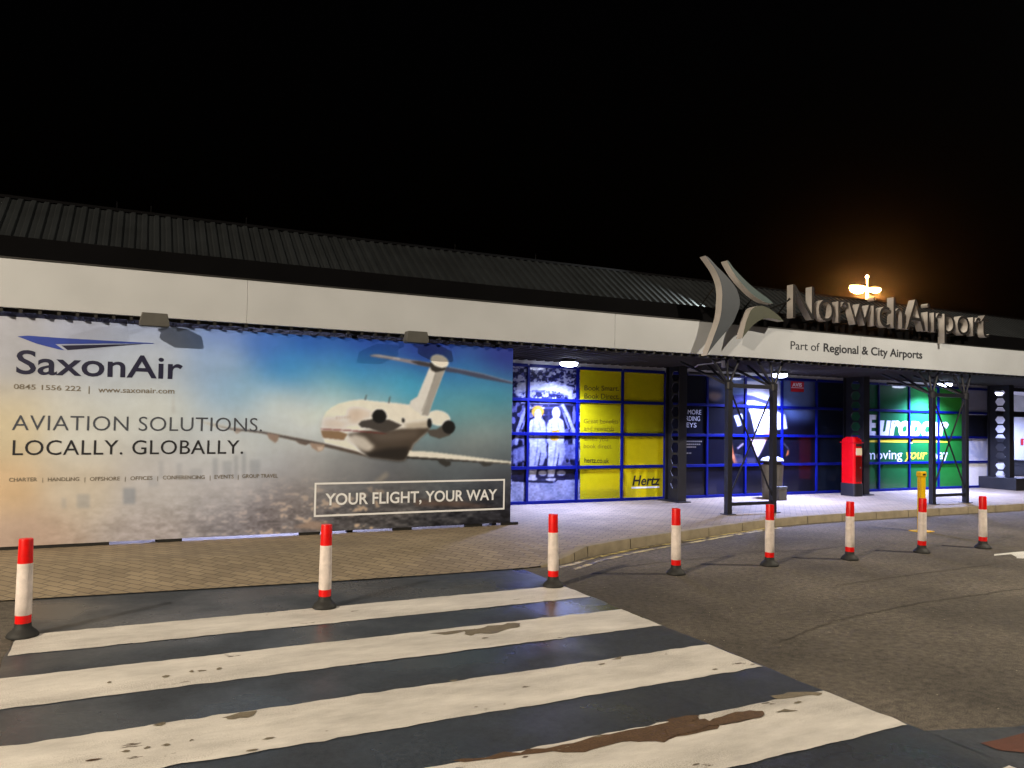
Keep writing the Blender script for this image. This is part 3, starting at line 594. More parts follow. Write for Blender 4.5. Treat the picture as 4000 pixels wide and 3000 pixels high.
for y_, xr in ((893, 340), (920, 325), (945, 285), (1002, 242)):
    A, B = at_y(*q(190, y_), FT), at_y(*q(xr, y_), FT); b = MB()
    n = max(2, int((B[0]-A[0])/.05)); 
    for i in range(n): b.box(A[0]+(B[0]-A[0])*i/n, A[0]+(B[0]-A[0])*(i+.82)/n, FT-.002, FT, A[2], A[2]+.028)
    b.build('small_print', M['grey_ink'], W2)
A, B = at_y(*q(1160, 425), FT), at_y(*q(1280, 335), FT); b = MB(); b.box(A[0], B[0], FT-.004, FT, A[2], B[2]); badge = b.build('badge', M['red_sign'], W2)
px_text('lettering', 'AVIS', q(1172, 378), q(1262, 380), q(1172, 345), FT-.004, M['white_ink'], W2, depth=.002, bold=.03)
b = MB(); C_ = at_y(*q(1160, 388), FT); b.box(A[0]+.01, B[0]-.01, FT-.006, FT-.0045, C_[2]-.006, C_[2]+.006); b.build('badge_rule', M['white_ink'], W2)

# car-hire window three: green film
W3 = frame_bars([15.36, 16.4, 17.52, 18.65, 19.76, 20.92], TR, label='blue framed window with a green poster and white panels at its right end')
cv = Canvas(3260, 3900, 1440, 1960, 2); q = c7
cv.samples([(q(300, 400)[0], q(300, 400)[1], (20, 62, 62)), (*q(500, 480), (34, 92, 96)), (*q(700, 500), (40, 120, 110)), (*q(950, 500), (60, 180, 140)), (*q(1250, 480), (66, 150, 50)), (*q(600, 750), (24, 92, 74)), (*q(900, 750), (20, 128, 96)), (*q(1250, 780), (46, 140, 66)), (*q(500, 1000), (24, 78, 66)), (*q(800, 1000), (24, 104, 80)), (*q(1200, 1050), (32, 124, 64)), (*q(500, 1250), (22, 70, 60)), (*q(800, 1250), (26, 86, 66)), (*q(1250, 1250), (36, 118, 66))])
cv.img *= np.array((1.0, 1.0, .72))
cv.poly([q(1340, 300), q(1700, 300), q(1700, 1400), q(1340, 1400)], (236, 238, 250)); cv.poly([q(1340, 640), q(1700, 640), q(1700, 855), q(1340, 855)], (30, 32, 42)); cv.poly([q(1340, 300), q(1700, 300), q(1700, 625), q(1340, 625)], (150, 150, 166))
printed_sheet('film', cv, 15.36, 20.92, .15, 2.77, WY-.012, M['film'], W3, illum=1.15)
px_text('lettering', 'E', q(455, 825), q(530, 827), q(455, 650), FT, M['white_ink'], W3, depth=.002, bold=.045, shear=.06)
px_text('lettering', 'uropcar', q(552, 828), q(1200, 838), q(560, 640), FT, M['white_ink'], W3, depth=.002, bold=.045, shear=.2)
b = MB(); A, B = at_y(*q(458, 895), FT), at_y(*q(1190, 905), FT); T_ = at_y(*q(800, 868), FT)
b.prism([(A[0], A[2]), (B[0], A[2]), (B[0], A[2]+.03), ((A[0]+B[0])/2, A[2]+.095), (A[0], A[2]+.05)], FT-.002, FT); b.build('underline', M['yellow_ink'], W3)
px_text('lettering', 'moving', q(440, 1052), q(768, 1050), q(440, 965), FT, M['white_ink'], W3, depth=.002, bold=.004)
px_text('lettering', 'your', q(785, 1050), q(1000, 1050), q(785, 960), FT, M['yellow_ink'], W3, depth=.002, bold=.012, shear=.3)
px_text('lettering', 'way', q(1040, 1050), q(1190, 1052), q(1040, 955), FT, M['white_ink'], W3, depth=.002, bold=.004)

# entrance hall at the far right: a lit room behind an open glazed bay
b = MB(); b.box(21.0, 30, 16.0, 16.1, PZ, 2.9); b.box(30, 30.1, 12.95, 16, PZ, 2.9); b.box(20.96, 21.0, WY+.05, 16, PZ, 2.9); b.box(21.0, 30, WY+.1, 16, 2.87, 2.9); b.build('entrance_wall', M['wall'], tb)
b = MB(); b.box(21.02, 30, WY-.03, WY+.03, 2.05, 2.2); b.box(21.02, 30, WY-.03, WY+.03, 2.76, 2.86)
for x in (22.95, 24.6): b.box(x, x+.06, WY-.028, WY+.028, PZ, 2.05); b.box(x, x+.06, WY-.028, WY+.028, 2.2, 2.76)
b.build('entrance_frame', M['column'], tb)
b = MB(); P = at_y(*c7(1880, 890), 15.98); b.box(P[0]-.07, P[0]+.07, 15.975, 15.99, P[2]-.11, P[2]+.11); b.build('red_notice', M['red_sign'], tb)
b = MB(); b.box(25.2, 26.5, 15.96, 15.99, .6, 1.40); b.build('dark_panel', M['black_screen'], tb)  # dark panel added to darken the view through the column's holes
b = MB(); P = at_y(*c7(1862, 1130), 15.5); b.box(P[0], P[0]+1.6, 15.3, 15.9, .5, P[2]+.25); b.box(P[0]+.05, P[0]+.12, 15.35, 15.85, PZ, .5); b.box(P[0]+1.4, P[0]+1.47, 15.35, 15.85, PZ, .5); b.build('counter', M['black_screen'], tb, bevel=.01)

# ------------------------------------------------------------------ perforated steel columns
def column(X, label, yb=12.88):
    t = thing('perforated_column', (X, 12.6, PZ), label, 'column', 'perforated black columns in front of the shop windows')
    b = MB(); y0, y1 = 12.32, yb; cell = .243; z = .37
    b.quad((X, y0, PZ), (X, y1, PZ), (X, y1, z), (X, y0, z))
    while z+cell < 2.84:
        c, yc = z+cell/2, (y0+y1)/2; hx = [(.135, 0), (.07, .1), (-.07, .1), (-.135, 0), (-.07, -.1), (.07, -.1)]
        outer = [(y1, c), (y1, z+cell), (y0, z+cell), (y0, c), (y0, z), (y1, z)]
        for i in range(6):
            j = (i+1) % 6; b.quad((X, *outer[i]), (X, *outer[j]), (X, yc+hx[j][0], c+hx[j][1]), (X, yc+hx[i][0], c+hx[i][1]))
            b.quad((X-.006, yc+hx[i][0], c+hx[i][1]), (X-.006, yc+hx[j][0], c+hx[j][1]), (X+.006, yc+hx[j][0], c+hx[j][1]), (X+.006, yc+hx[i][0], c+hx[i][1]))
        z += cell
    b.quad((X, y0, z), (X, y1, z), (X, y1, 2.87), (X, y0, 2.87)); b.build('web', M['column'], t)
    for ya, hw in ((12.3, .1), (yb, .07)):
        b = MB(); b.box(X-hw, X+hw, ya, ya+.02, PZ, 2.87); b.build('flange', M['column'], t, bevel=.002)
    b = MB(); b.box(X-.16, X+.16, 12.22, 12.94, PZ+.001, PZ+.02); b.build('base_plate', M['column'], t)
    return t
column(9.87, 'black steel column between the yellow poster and the dark poster of a man', 12.76)
column(15.2, 'black steel column right beside the red post box')
t = column(20.72, 'black steel column with bright hexagonal holes on a dark plinth near the entrance')
b = MB(); b.box(20.3, 21.05, 11.95, 12.93, PZ, .44); b.build('plinth', M['plinth'], t, bevel=.01)

# ------------------------------------------------------------------ lattice supports under the fascia
def lattice(xl, xr, label):
    t = thing('lattice_support', ((xl+xr)/2, 10.4, PZ), label, 'support frame', 'lattice supports under the fascia')
    yn, zn, zl = 10.42, 2.4, .31; r = .05
    for x in (xl, xr):
        b = MB(); b.box(x-r, x+r, yn-r, yn+r, PZ, zn+.05); b.box(x-.1, x+.1, yn-.1, yn+.1, PZ+.001, PZ+.014); b.build('leg', M['trestle'], t, bevel=.006)
        for dx, yy in ((-.32, 10.5), (.3, 10.5), (-.32, 11.4), (.3, 11.4), (0, 10.5)):
            b = MB(); b.tube((x, yn, zn), (x+dx, yy, 2.87), .024 if dx else .02, n=8); b.build('fork', M['trestle'], t)
        b = MB(); b.lathe([(.02, zn-.09), (.075, zn-.06), (.075, zn+.06), (.02, zn+.09)], x, yn, 14); b.build('node', M['trestle'], t)
    b = MB(); b.box(xl+r, xr-r, yn-.035, yn+.035, zn-.035, zn+.035); b.build('crossbar', M['trestle'], t, bevel=.004)
    b = MB(); b.box(xl+r, xr-r, yn-.03, yn+.03, zl-.03, zl+.03); b.build('crossbar', M['trestle'], t, bevel=.004)
    b = MB(); b.tube((xl-.1, 11.4, 2.66), (xr+.1, 11.4, 2.66), .03, n=8); b.build('crossbar', M['trestle'], t)
    for a, c, dy in ((xl, xr, -.015), (xr, xl, .015)):
        b = MB(); b.tube((a, yn+dy, zn-.05), (c, yn+dy, zl+.05), .016, n=8); b.build('brace', M['trestle'], t)
    return t
lattice(9.37, 10.42, 'slate blue braced steel frame standing in front of the litter bin')
lattice(14.84, 15.92, 'slate blue braced steel frame in front of the green poster')

# ------------------------------------------------------------------ canopy lights
def bulkhead(x, y, label, z=2.79, k=1.0, first=[None]):
    if first[0] is not None:
        o = copy_tree(first[0], (x, y, z), label)
    else:
        o = thing('canopy_light', (x, y, z), label, 'light', 'round lit lights under the canopy')
        b = MB(); b.lathe([(.03, z+.11), (.16, z+.06), (.17, z+.02)][::-1], x, y, 28); b.build('housing', M['grey_metal'], o, smooth=40)
        b = MB(); b.lathe([(.1, z-.05), (.15, z-.03), (.165, z), (.165, z+.02)], x, y, 28); b.build('diffuser', M['lit_disc'], o, smooth=40); first[0] = o
    l = bpy.data.lights.new('canopy_light_lamp', 'SPOT'); l.energy = LAMP_BULKHEAD*k; l.color = (.43, .50, 1.0); l.shadow_soft_size = .14; l.spot_size = math.radians(150); l.spot_blend = 1.0
    lo = bpy.data.objects.new('canopy_light_lamp', l); COL.objects.link(lo); lo.parent = o; lo.location = (0, 0, -.08)
    return o
bulkhead(7.2, 12.3, 'round lit light above the black and white photo poster')
bulkhead(12.42, 12.25, 'round lit light above the dark poster of a man')
bulkhead(18.0, 12.3, 'round lit light above the green poster')
bulkhead(1.8, 12.3, 'round lit light behind the airline billboard, near its middle', k=.5)
bulkhead(-3.6, 12.3, 'round lit light behind the left end of the airline billboard', k=.5)
bulkhead(23.5, 14.4, 'round lit light inside the entrance hall at the right', k=.4)
bulkhead(27, 14.4, 'round lit light deep inside the entrance hall', k=.45)

# ------------------------------------------------------------------ billboard
bbd = thing('billboard', (2, BY, PZ), 'large printed billboard of a white business jet with blue lettering under the fascia', 'billboard')
X0, X1, Z0, Z1 = -5.2, 5.14, .17, 2.82
b = MB(); b.box(X0, X1, BY+.004, BY+.06, Z0, Z1); b.build('panel', M['black'], bbd)
for x in (-4.6, -2.2, .3, 2.7, 4.9):
    b = MB(); b.box(x-.04, x+.04, BY+.07, BY+.15, PZ, 2.87); b.build('post', M['black'], bbd)
b = MB()
for x in (-4.9, -3.2, -1.6, .28, 2.0, 3.3, 4.4, 5.0): b.box(x, x+.28 if x > -1 else x+1.35, BY+.01, BY+.05, PZ+.001, Z0)  # left blocks lengthened to hold back light leaking under the panel
b.build('foot_block', M['black'], bbd)
cv = Canvas(-1100, 2030, 1150, 2260, 2.2)
cv.samples([(0,1230,(160,150,138)),(60,1300,(158,148,134)),(300,1250,(150,145,142)),(600,1250,(140,142,150)),(900,1290,(108,124,160)),(1050,1350,(62,98,152)),(1090,1450,(62,126,165)),(900,1400,(145,158,165)),(1000,1500,(132,160,164)),
 (600,1400,(165,162,152)),(600,1600,(188,180,156)),(300,1700,(190,178,150)),(50,1700,(190,166,122)),(20,1900,(194,156,108)),(300,1900,(188,166,132)),(600,1900,(180,166,146)),(900,1900,(175,162,146)),(900,1750,(186,178,158)),
 (1050,1700,(182,178,160)),(100,2100,(172,140,110)),(600,2100,(160,142,124)),(900,2100,(132,120,110)),(-800,1500,(180,165,135)),(-800,2000,(180,150,115)),(1020,1331,(55,92,148)),(1201,1331,(35,78,148)),(1442,1331,(28,60,142)),
 (1683,1361,(22,44,132)),(1985,1391,(26,40,124)),(1141,1421,(58,130,166)),(1382,1451,(42,124,172)),(1804,1481,(38,108,162)),(1925,1542,(48,126,156)),(1593,1512,(56,145,182)),(1322,1512,(128,166,168)),(1804,1560,(88,150,162)),
 (1894,1610,(112,152,154)),(1925,1660,(82,114,124)),(1925,1695,(150,155,150)),(1864,1729,(124,130,130)),(1973,1753,(84,95,102)),(1081,1572,(194,192,172)),(1201,1632,(204,200,186)),(1300,1600,(190,196,184)),(1500,1600,(150,175,175)),(1171,1813,(160,152,142)),(1382,1825,(125,122,118)),
 (1503,1843,(94,95,99)),(1804,1831,(78,84,90)),(1955,1861,(58,60,68)),(1503,1964,(78,74,74)),(1973,1994,(34,34,42)),(1141,1964,(128,115,105)),(1021,2054,(118,105,96)),(1322,2042,(84,78,76)),(1744,2042,(36,36,42)),(1960,2060,(30,30,36))], 4)
k = np.clip((cv.Y-1850)/160, 0, 1)*np.clip((cv.X-250+(cv.Y-1900)*1.6)/1300, .05, 1)      # the printed town under the haze
nz_ = cv.noise(26, 12)*.5+cv.noise(10, 6)*.3+cv.noise(60, 20)*.2
cv.img += ((nz_-.5)*105*k)[..., None]*np.array((1, .95, .9)); cv.img += ((cv.noise(120, 60)-.5)*9)[..., None]
cv.put((nz_ > .66)*k*np.clip((cv.X-700)/400, 0, 1)*(cv.X < 1500), (205, 170, 135), .8, 2)
for x0_, y0_, x1_, y1_, a_ in ((480, 1905, 530, 1970, .5), (300, 1930, 350, 1985, .3), (240, 1945, 258, 1985, .22), (620, 1800, 640, 1870, .2), (690, 1810, 710, 1870, .22), (740, 1830, 790, 1880, .2), (830, 1790, 850, 1870, .3), (870, 1800, 905, 1870, .3), (915, 1780, 930, 1870, .3), (945, 1765, 960, 1870, .35), (975, 1795, 1015, 1870, .28), (580, 1860, 620, 1900, .2)):
    cv.poly([(x0_, y0_), (x1_, y0_), (x1_, y1_), (x0_, y1_)], (112, 112, 108), a_, 5)
cv.poly([c1(1120, 650), c1(1126, 650), c1(1136, 770), c1(1110, 770)], (150, 140, 122), .35, 5)
cv.poly([c2(1180, 1330), c2(1500, 1340), c2(1740, 1385), c2(1200, 1370)], (98, 74, 62), .7, 6); cv.poly([c2(400, 1510), c2(520, 1465), c2(640, 1480), c2(600, 1530)], (176, 140, 110), .6, 5)
cv.poly([c2(930, 1215), c2(1010, 1150), c2(1030, 1170), c2(980, 1215)], (188, 168, 140), .4, 6)
def P2(col, pts, a=1, soft=1.6): cv.poly([c2(*p) for p in pts], col, a, soft)
# the printed aeroplane
P2((74, 60, 50), [(-190, 826), (0, 868), (200, 886), (430, 930), (620, 968), (900, 1022), (880, 1052), (600, 986), (400, 944), (200, 900), (0, 876)], .9)
P2((190, 172, 142), [(-260, 800), (-60, 845), (40, 870), (-100, 862)], .6, 4)
P2((138, 112, 90), [(235, 898), (318, 912), (306, 948), (290, 962), (250, 935)]); P2((128, 100, 78), [(20, 862), (70, 870), (66, 890), (40, 905), (22, 884)], .6)
P2((92, 74, 62), [(418, 945), (515, 962), (490, 978), (448, 968)]); P2((150, 124, 102), [(512, 960), (612, 975), (600, 1010), (570, 1020), (530, 995)]); P2((196, 172, 148), [(560, 985), (606, 990), (590, 1015), (568, 1012)], .8, 3)
P2((214, 206, 192), [(600, 925), (760, 935), (920, 1010), (890, 1036), (610, 962)], 1, 3)
P2((214, 208, 199), [(584, 890), (590, 850), (600, 800), (620, 762), (650, 735), (700, 708), (780, 688), (850, 680), (940, 692), (1080, 704), (1200, 720), (1280, 780), (1298, 830), (1290, 880), (1250, 915), (1190, 970), (1160, 1030), (1130, 1076), (1080, 1078), (900, 1055), (840, 1025), (740, 945), (600, 932)])
P2((186, 160, 134), [(600, 800), (680, 800), (800, 850), (850, 800), (860, 750), (800, 740), (770, 760), (760, 850), (700, 880), (590, 870)], .55, 10)
P2((196, 172, 150), [(760, 740), (880, 745), (920, 770), (900, 800), (820, 830), (760, 800)], .6, 8)
for i in range(6): cv.ell(*c2(690+i*17, 800-i*1), 3.2, 7, (176, 156, 138), .8, 1.2)
P2((126, 96, 66), [(584, 880), (700, 885), (760, 905), (735, 945), (600, 930)], .95, 3)
P2((66, 56, 48), [(760, 905), (880, 882), (1000, 885), (1120, 870), (1292, 860), (1290, 885), (1250, 915), (1190, 970), (1160, 1030), (1130, 1076), (1080, 1078), (900, 1055), (850, 1020)], 1, 5)
P2((198, 186, 170), [(745, 940), (800, 905), (870, 925), (935, 985), (905, 1020), (860, 1012), (780, 965)], .9, 7)
P2((104, 92, 82), [(900, 900), (1050, 890), (1230, 880), (1200, 930), (1080, 950), (950, 950)], .55, 10)
P2((30, 26, 24), [(870, 1035), (1000, 1000), (1160, 985), (1150, 1040), (1130, 1076), (1080, 1078), (900, 1055)], .9, 7)
cv.line([c2(588, 872), c2(800, 884), c2(1010, 902)], 4, (104, 40, 36), .9, 1)
P2((150, 136, 118), [(1120, 840), (1290, 820), (1290, 860), (1150, 870)], .7, 6)
P2((62, 56, 52), [(828, 840), (850, 820), (930, 806), (1030, 812), (1112, 848), (1060, 880), (1000, 900), (900, 868), (850, 862)], 1, 2.5)
cv.ell(*c2(965, 790), 28, 27, (14, 14, 16), soft=1.2); cv.ell(*c2(1120, 817), 6, 9, (24, 22, 22), soft=1)
cv.ell(*c2(1350, 802), 46, 30, (212, 210, 207), soft=1.5, rot=.2)
P2((74, 68, 63), [(1272, 880), (1340, 872), (1390, 840), (1452, 870), (1420, 915), (1355, 936), (1290, 915)], 1, 2.5)
cv.ell(*c2(1415, 860), 25, 26, (14, 14, 16), soft=1.2); cv.ell(*c2(1290, 835), 9, 19, (16, 16, 18), soft=1)
P2((204, 199, 193), [(1292, 470), (1400, 470), (1382, 510), (1340, 620), (1310, 700), (1282, 786), (1240, 782), (1190, 750), (1158, 722), (1168, 690), (1212, 662), (1250, 570)])
P2((146, 140, 134), [(1335, 478), (1400, 470), (1382, 510), (1310, 700), (1282, 786), (1240, 782), (1268, 700), (1310, 570)], .95, 2.5)
cv.line([c2(1330, 520), c2(1280, 660), c2(1240, 760)], 2.5, (112, 106, 102), .8, 1)
P2((124, 118, 126), [(898, 391), (960, 390), (1130, 417), (1300, 444), (1300, 472), (1200, 455), (1050, 424), (910, 402)]); P2((176, 172, 174), [(900, 391), (980, 394), (1100, 414), (1100, 422), (960, 404)], .8)
P2((40, 36, 40), [(1165, 432), (1225, 432), (1305, 450), (1300, 472), (1220, 458)], .85)
P2((58, 62, 84), [(1395, 468), (1520, 490), (1640, 515), (1760, 550), (1850, 572), (1850, 584), (1740, 566), (1600, 540), (1470, 510), (1395, 500)]); cv.line([c2(1420, 472), c2(1640, 516), c2(1850, 574)], 3, (150, 150, 172), .7, 1)
P2((42, 38, 36), [(1292, 440), (1400, 450), (1395, 490), (1330, 505), (1300, 490)], 1, 2.5); cv.ell(*c2(1356, 432), 37, 24, (216, 212, 206), soft=1.8, rot=.35)
P2((214, 208, 194), [(1160, 1014), (1300, 1020), (1500, 1044), (1700, 1070), (1850, 1086), (1850, 1102), (1700, 1092), (1500, 1076), (1330, 1066), (1145, 1054)])
P2((44, 40, 38), [(1140, 1050), (1340, 1062), (1500, 1074), (1850, 1098), (1850, 1104), (1500, 1084), (1330, 1075), (1140, 1064)])
P2((46, 44, 42), [(1338, 1068), (1432, 1082), (1424, 1110), (1395, 1118), (1355, 1095)]); P2((52, 50, 48), [(1606, 1086), (1704, 1096), (1680, 1112), (1640, 1115)])
for x_, y0_, y1_ in ((877, 655, 682), (1030, 666, 704)): cv.line([c2(x_+4, y0_), c2(x_-4, y1_)], 4, (60, 56, 56), .9, 1)
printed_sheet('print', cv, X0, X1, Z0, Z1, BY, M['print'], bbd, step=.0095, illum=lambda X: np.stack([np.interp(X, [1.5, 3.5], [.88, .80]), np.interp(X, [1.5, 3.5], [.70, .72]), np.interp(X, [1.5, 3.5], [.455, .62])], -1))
BT = BY-.001
b = MB(); b.prism([tuple(at_y(*c1(*p), BT)[[0, 2]]) for p in [(113, 272), (180, 267), (420, 284), (700, 300), (1000, 316), (990, 320), (700, 318), (358, 322), (418, 362), (380, 356), (240, 320)]], BT-.003, BT); b.build('swoosh', M['blue_ink'], bbd)
b = MB(); b.prism([tuple(at_y(*c1(*p), BT)[[0, 2]]) for p in [(398, 331), (700, 325), (930, 321), (640, 344), (438, 361)]], BT-.003, BT); b.build('swoosh', M['ink'], bbd)
px_text('lettering', 'SaxonAir', c1(103, 512), c1(1182, 548), c1(103, 362), BT, M['ink'], bbd, bold=.012)
px_text('lettering', '0845 1556 222', c1(88, 612), c1(524, 626), c1(88, 580), BT, M['grey_ink'], bbd, bold=.006)
px_text('lettering', '|', c1(574, 632), c1(580, 632), c1(574, 595), BT, M['grey_ink'], bbd)
px_text('lettering', 'www.saxonair.com', c1(636, 634), c1(1130, 642), c1(636, 600), BT, M['grey_ink'], bbd, bold=.006)
px_text('lettering', 'AVIATION SOLUTIONS.', c1(76, 880), c1(1697, 888), c1(76, 782), BT, M['slate_ink'], bbd, bold=-.006, spacing=1.04)
px_text('lettering', 'LOCALLY. GLOBALLY.', c1(80, 1042), c1(1575, 1032), c1(80, 945), BT, M['charcoal_ink'], bbd, spacing=1.04)
for t_, a_, e_, y_ in (('CHARTER', 58, 240, 1213), ('HANDLING', 310, 513, 1211), ('OFFSHORE', 582, 776, 1208), ('OFFICES', 845, 988, 1204), ('CONFERENCING', 1055, 1326, 1199), ('EVENTS', 1390, 1514, 1195), ('GROUP TRAVEL', 1570, 1800, 1190)):
    px_text('lettering', t_, c1(a_, y_), c1(e_, y_-3), c1(a_, y_-24), BT, M['grey_ink'], bbd, bold=.006)
for x_, y_ in ((275, 1212), (548, 1210), (810, 1206), (1020, 1202), (1360, 1198), (1542, 1194)):
    px_text('divider', '|', c1(x_, y_), c1(x_+3, y_), c1(x_, y_-24), BT, M['grey_ink'], bbd)
px_text('lettering', 'YOUR FLIGHT, YOUR WAY', c2(614, 1366), c2(1727, 1330), c2(614, 1293), BT, M['white_ink'], bbd, bold=.018)
bc = [at_y(*c2(*p), BT) for p in [(540, 1442), (1776, 1395), (1776, 1197), (540, 1220)]]
bx0, bx1, bz0, bz1 = bc[0][0], bc[1][0], (bc[0][2]+bc[1][2])/2, (bc[2][2]+bc[3][2])/2; wd = .026; b = MB()
b.box(bx0, bx1, BT-.003, BT, bz0, bz0+wd); b.box(bx0, bx1, BT-.003, BT, bz1-wd, bz1); b.box(bx0, bx0+wd, BT-.003, BT, bz0+wd, bz1-wd); b.box(bx1-wd, bx1, BT-.003, BT, bz0+wd, bz1-wd)
b.build('border', M['white_ink'], bbd)

# ------------------------------------------------------------------ floodlights clamped under the fascia
def floodlight(x, label):
    t = thing('floodlight', (x, 10.2, 2.85), label, 'floodlight', 'floodlights hung under the fascia')
    b = MB(); b.prism([(x-.15, 2.775), (x+.15, 2.775), (x+.17, 2.80), (x+.14, 2.935), (x-.14, 2.935), (x-.17, 2.80)], 10.1, 10.26); b.build('housing', M['housing'], t, bevel=.008)
    b = MB(); b.box(x-.14, x+.14, 10.12, 10.25, 2.768, 2.7745); b.build('lens', M['black_screen'], t)
    b = MB(); b.box(x-.03, x+.03, 10.262, 10.40, 2.80, 2.83); b.build('bracket', M['black'], t)
floodlight(.16, 'grey floodlight hung under the fascia above the blue airline lettering')
floodlight(3.48, 'grey floodlight hung under the fascia above the tail of the printed jet')

# ------------------------------------------------------------------ name sign and emblem on the roof edge
sg = thing('name_sign', (13.4, 10.25, 3.66), 'large grey raised letters with white sides spelling the airport name above the fascia', 'sign')
me_, v_ = text_mesh('NorwichAirport', 0, 0, .5); bpy.data.meshes.remove(me_)
SX0, SX1, SH = 10.62, 16.36, .625; SY0, SY1 = 10.17, 10.315
a_, e_ = v_[:, 0].min(), v_[:, 0].max(); sc_ = (SX1-SX0)/(e_-a_)
for i, ch in enumerate('NorwichAirport'):
    me0, v0 = text_mesh('NorwichAirport'[:i+1], 0, 0, .5)
    me1, v1 = text_mesh(ch, -.010, 0, .5)
    right = v0[:, 0].max(); X = SX0+(v1[:, 0]-v1[:, 0].max()+right-a_)*sc_; Z = 3.66+v1[:, 1]*SH/CAP
    bpy.data.meshes.remove(me0)
    Yv = np.where(v1[:, 2] > 0, SY0, SY1); me1.vertices.foreach_set('co', (np.stack([X, Yv, Z], -1)-np.array(sg['origin'])).ravel()); me1.update()
    me1.materials.clear(); me1.materials.append(M['sign_front']); me1.materials.append(M['sign_side'])
    for p in me1.polygons: p.material_index = 0 if abs(p.normal.y) > .9 else 1
    o = bpy.data.objects.new('letter', me1); COL.objects.link(o); o.parent = sg
for x in (10.66, 11.5, 12.3, 13.3, 14.1, 15.0, 15.8):
    b = MB(); b.tube((x, SY1, 3.98), (x-.02, 10.95, 3.86), .016, n=8); b.build('strut', M['black'], sg)
    b = MB(); b.tube((x, SY1, 3.7), (x, 10.74, 3.7), .014, n=8); b.build('strut', M['black'], sg)
em = thing('emblem', (8.9, 10.1, 3.4), 'emblem of three curved grey, teal and olive blades at the edge of the roof', 'emblem')
EY0, EY1 = 10.04, 10.19
def spline(pts, n=5):
    out = []; p = [np.array(q, float) for q in pts]
    for i in range(len(p)-1):
        a, b_, c, d = p[max(i-1, 0)], p[i], p[i+1], p[min(i+2, len(p)-1)]
        for k in range(n):
            t = k/n; out.append(.5*((2*b_)+(c-a)*t+(2*a-5*b_+4*c-d)*t*t+(3*b_-a-3*c+d)*t**3))
    return out+[p[-1]]
def blade(ls, rs, m, label):
    pts = spline(ls)+spline(rs)[1:-1]
    b = MB(); b.prism([tuple(at_y(*c4(*p), EY0)[[0, 2]]) for p in pts], EY0, EY1, front=0, side=1)
    o = b.build('blade', [m, M['sign_side']], em); o['label'] = label
blade([(430, 135), (500, 230), (560, 330), (598, 440), (612, 540), (608, 640), (598, 760), (568, 880), (520, 1010), (445, 1212)], [(445, 1212), (490, 1150), (570, 1050), (650, 960), (720, 870), (770, 765), (798, 680), (800, 600), (770, 505), (720, 425), (650, 345), (560, 255), (470, 160), (430, 135)], M['blade_slate'], 'tallest slate grey blade')
blade([(662, 188), (700, 262), (745, 335), (800, 410), (860, 475), (930, 545), (1000, 598), (1080, 640), (1165, 652)], [(1165, 652), (1110, 600), (1040, 550), (960, 488), (880, 418), (800, 338), (730, 262), (680, 192), (662, 188)], M['blade_teal'], 'straight teal grey blade')
blade([(828, 1028), (850, 930), (870, 850), (900, 770), (932, 712), (985, 682), (1050, 678), (1120, 706), (1190, 756), (1240, 800), (1276, 842)], [(1276, 842), (1200, 826), (1130, 812), (1060, 816), (990, 850), (930, 902), (880, 962), (828, 1028)], M['blade_olive'], 'short olive grey blade')
for p, q_, y1 in (((520, 480), (350, 712), 10.75), ((565, 640), (500, 730), 10.75), ((940, 590), (820, 745), 10.8), ((840, 760), (800, 870), 10.6), ((1340, 595), (1210, 768), 10.75)):
    A, B = at_y(*c4(*p), EY1+.02), at_y(*c4(*q_), y1); b = MB(); b.tube(A, B, .014, n=8); b.build('strut', M['black'], em)

# small uplight in the gutter behind the emblem, throwing its beam along the roof ribs
t = thing('uplight', (9.72, 10.78, 3.5), 'small spotlight in the gutter behind the emblem lighting the roof ribs', 'spotlight')
b = MB(); b.tube((9.76, 10.78, 3.9), (9.64, 10.8, 3.93), .04, .05, 14); b.build('housing', M['housing'], t)
b = MB(); b.box(9.7, 9.73, 10.77, 10.8, 3.47, 3.87); b.build('bracket', M['black'], t)
b = MB(); b.tube((9.639, 10.8, 3.931), (9.635, 10.8, 3.932), .04, n=14); b.build('lens', M['lit_warm'], t)
l = bpy.data.lights.new('uplight_lamp', 'SPOT'); l.energy = 1000; l.color = (.95, 1, .92); l.spot_size = math.radians(62); l.spot_blend = .6; l.shadow_soft_size = .03
lo = bpy.data.objects.new('uplight_lamp', l); COL.objects.link(lo); lo.parent = t; lo.location = (-.1, .02, .435); lo.rotation_euler = Vector((-1.5, .5, .12)).to_track_quat('-Z', 'Y').to_euler()

# ------------------------------------------------------------------ flexible posts round the crossing
def post():
    x, y = -.73, 6.93
    t = thing('marker_post', (x, y, .008), 'red and white flexible post at the left end of the zebra crossing', 'bollard', 'red and white flexible posts along the road')
    b = MB(); b.lathe([(.106, .008), (.109, .016), (.104, .03), (.092, .047), (.072, .063), (.058, .08), (.055, .112)], x, y, 28, wob=.03); b.build('rubber_base', M['rubber'], t, smooth=50)
    b = MB(); b.lathe([(.054, .11), (.0545, .172)], x, y); b.build('lower_band', M['red_band'], t, smooth=40)
    b = MB(); b.lathe([(.0535, .172), (.0565, .176), (.056, .3), (.053, .56), (.0525, .564)], x, y); b.build('sleeve', M['sleeve'], t, smooth=40)
    b = MB(); b.lathe([(.0515, .564), (.049, .74), (.046, .75), (.030, .752)], x, y); b.build('upper_band', M['red_band'], t, smooth=40)
    return t
p0 = post()
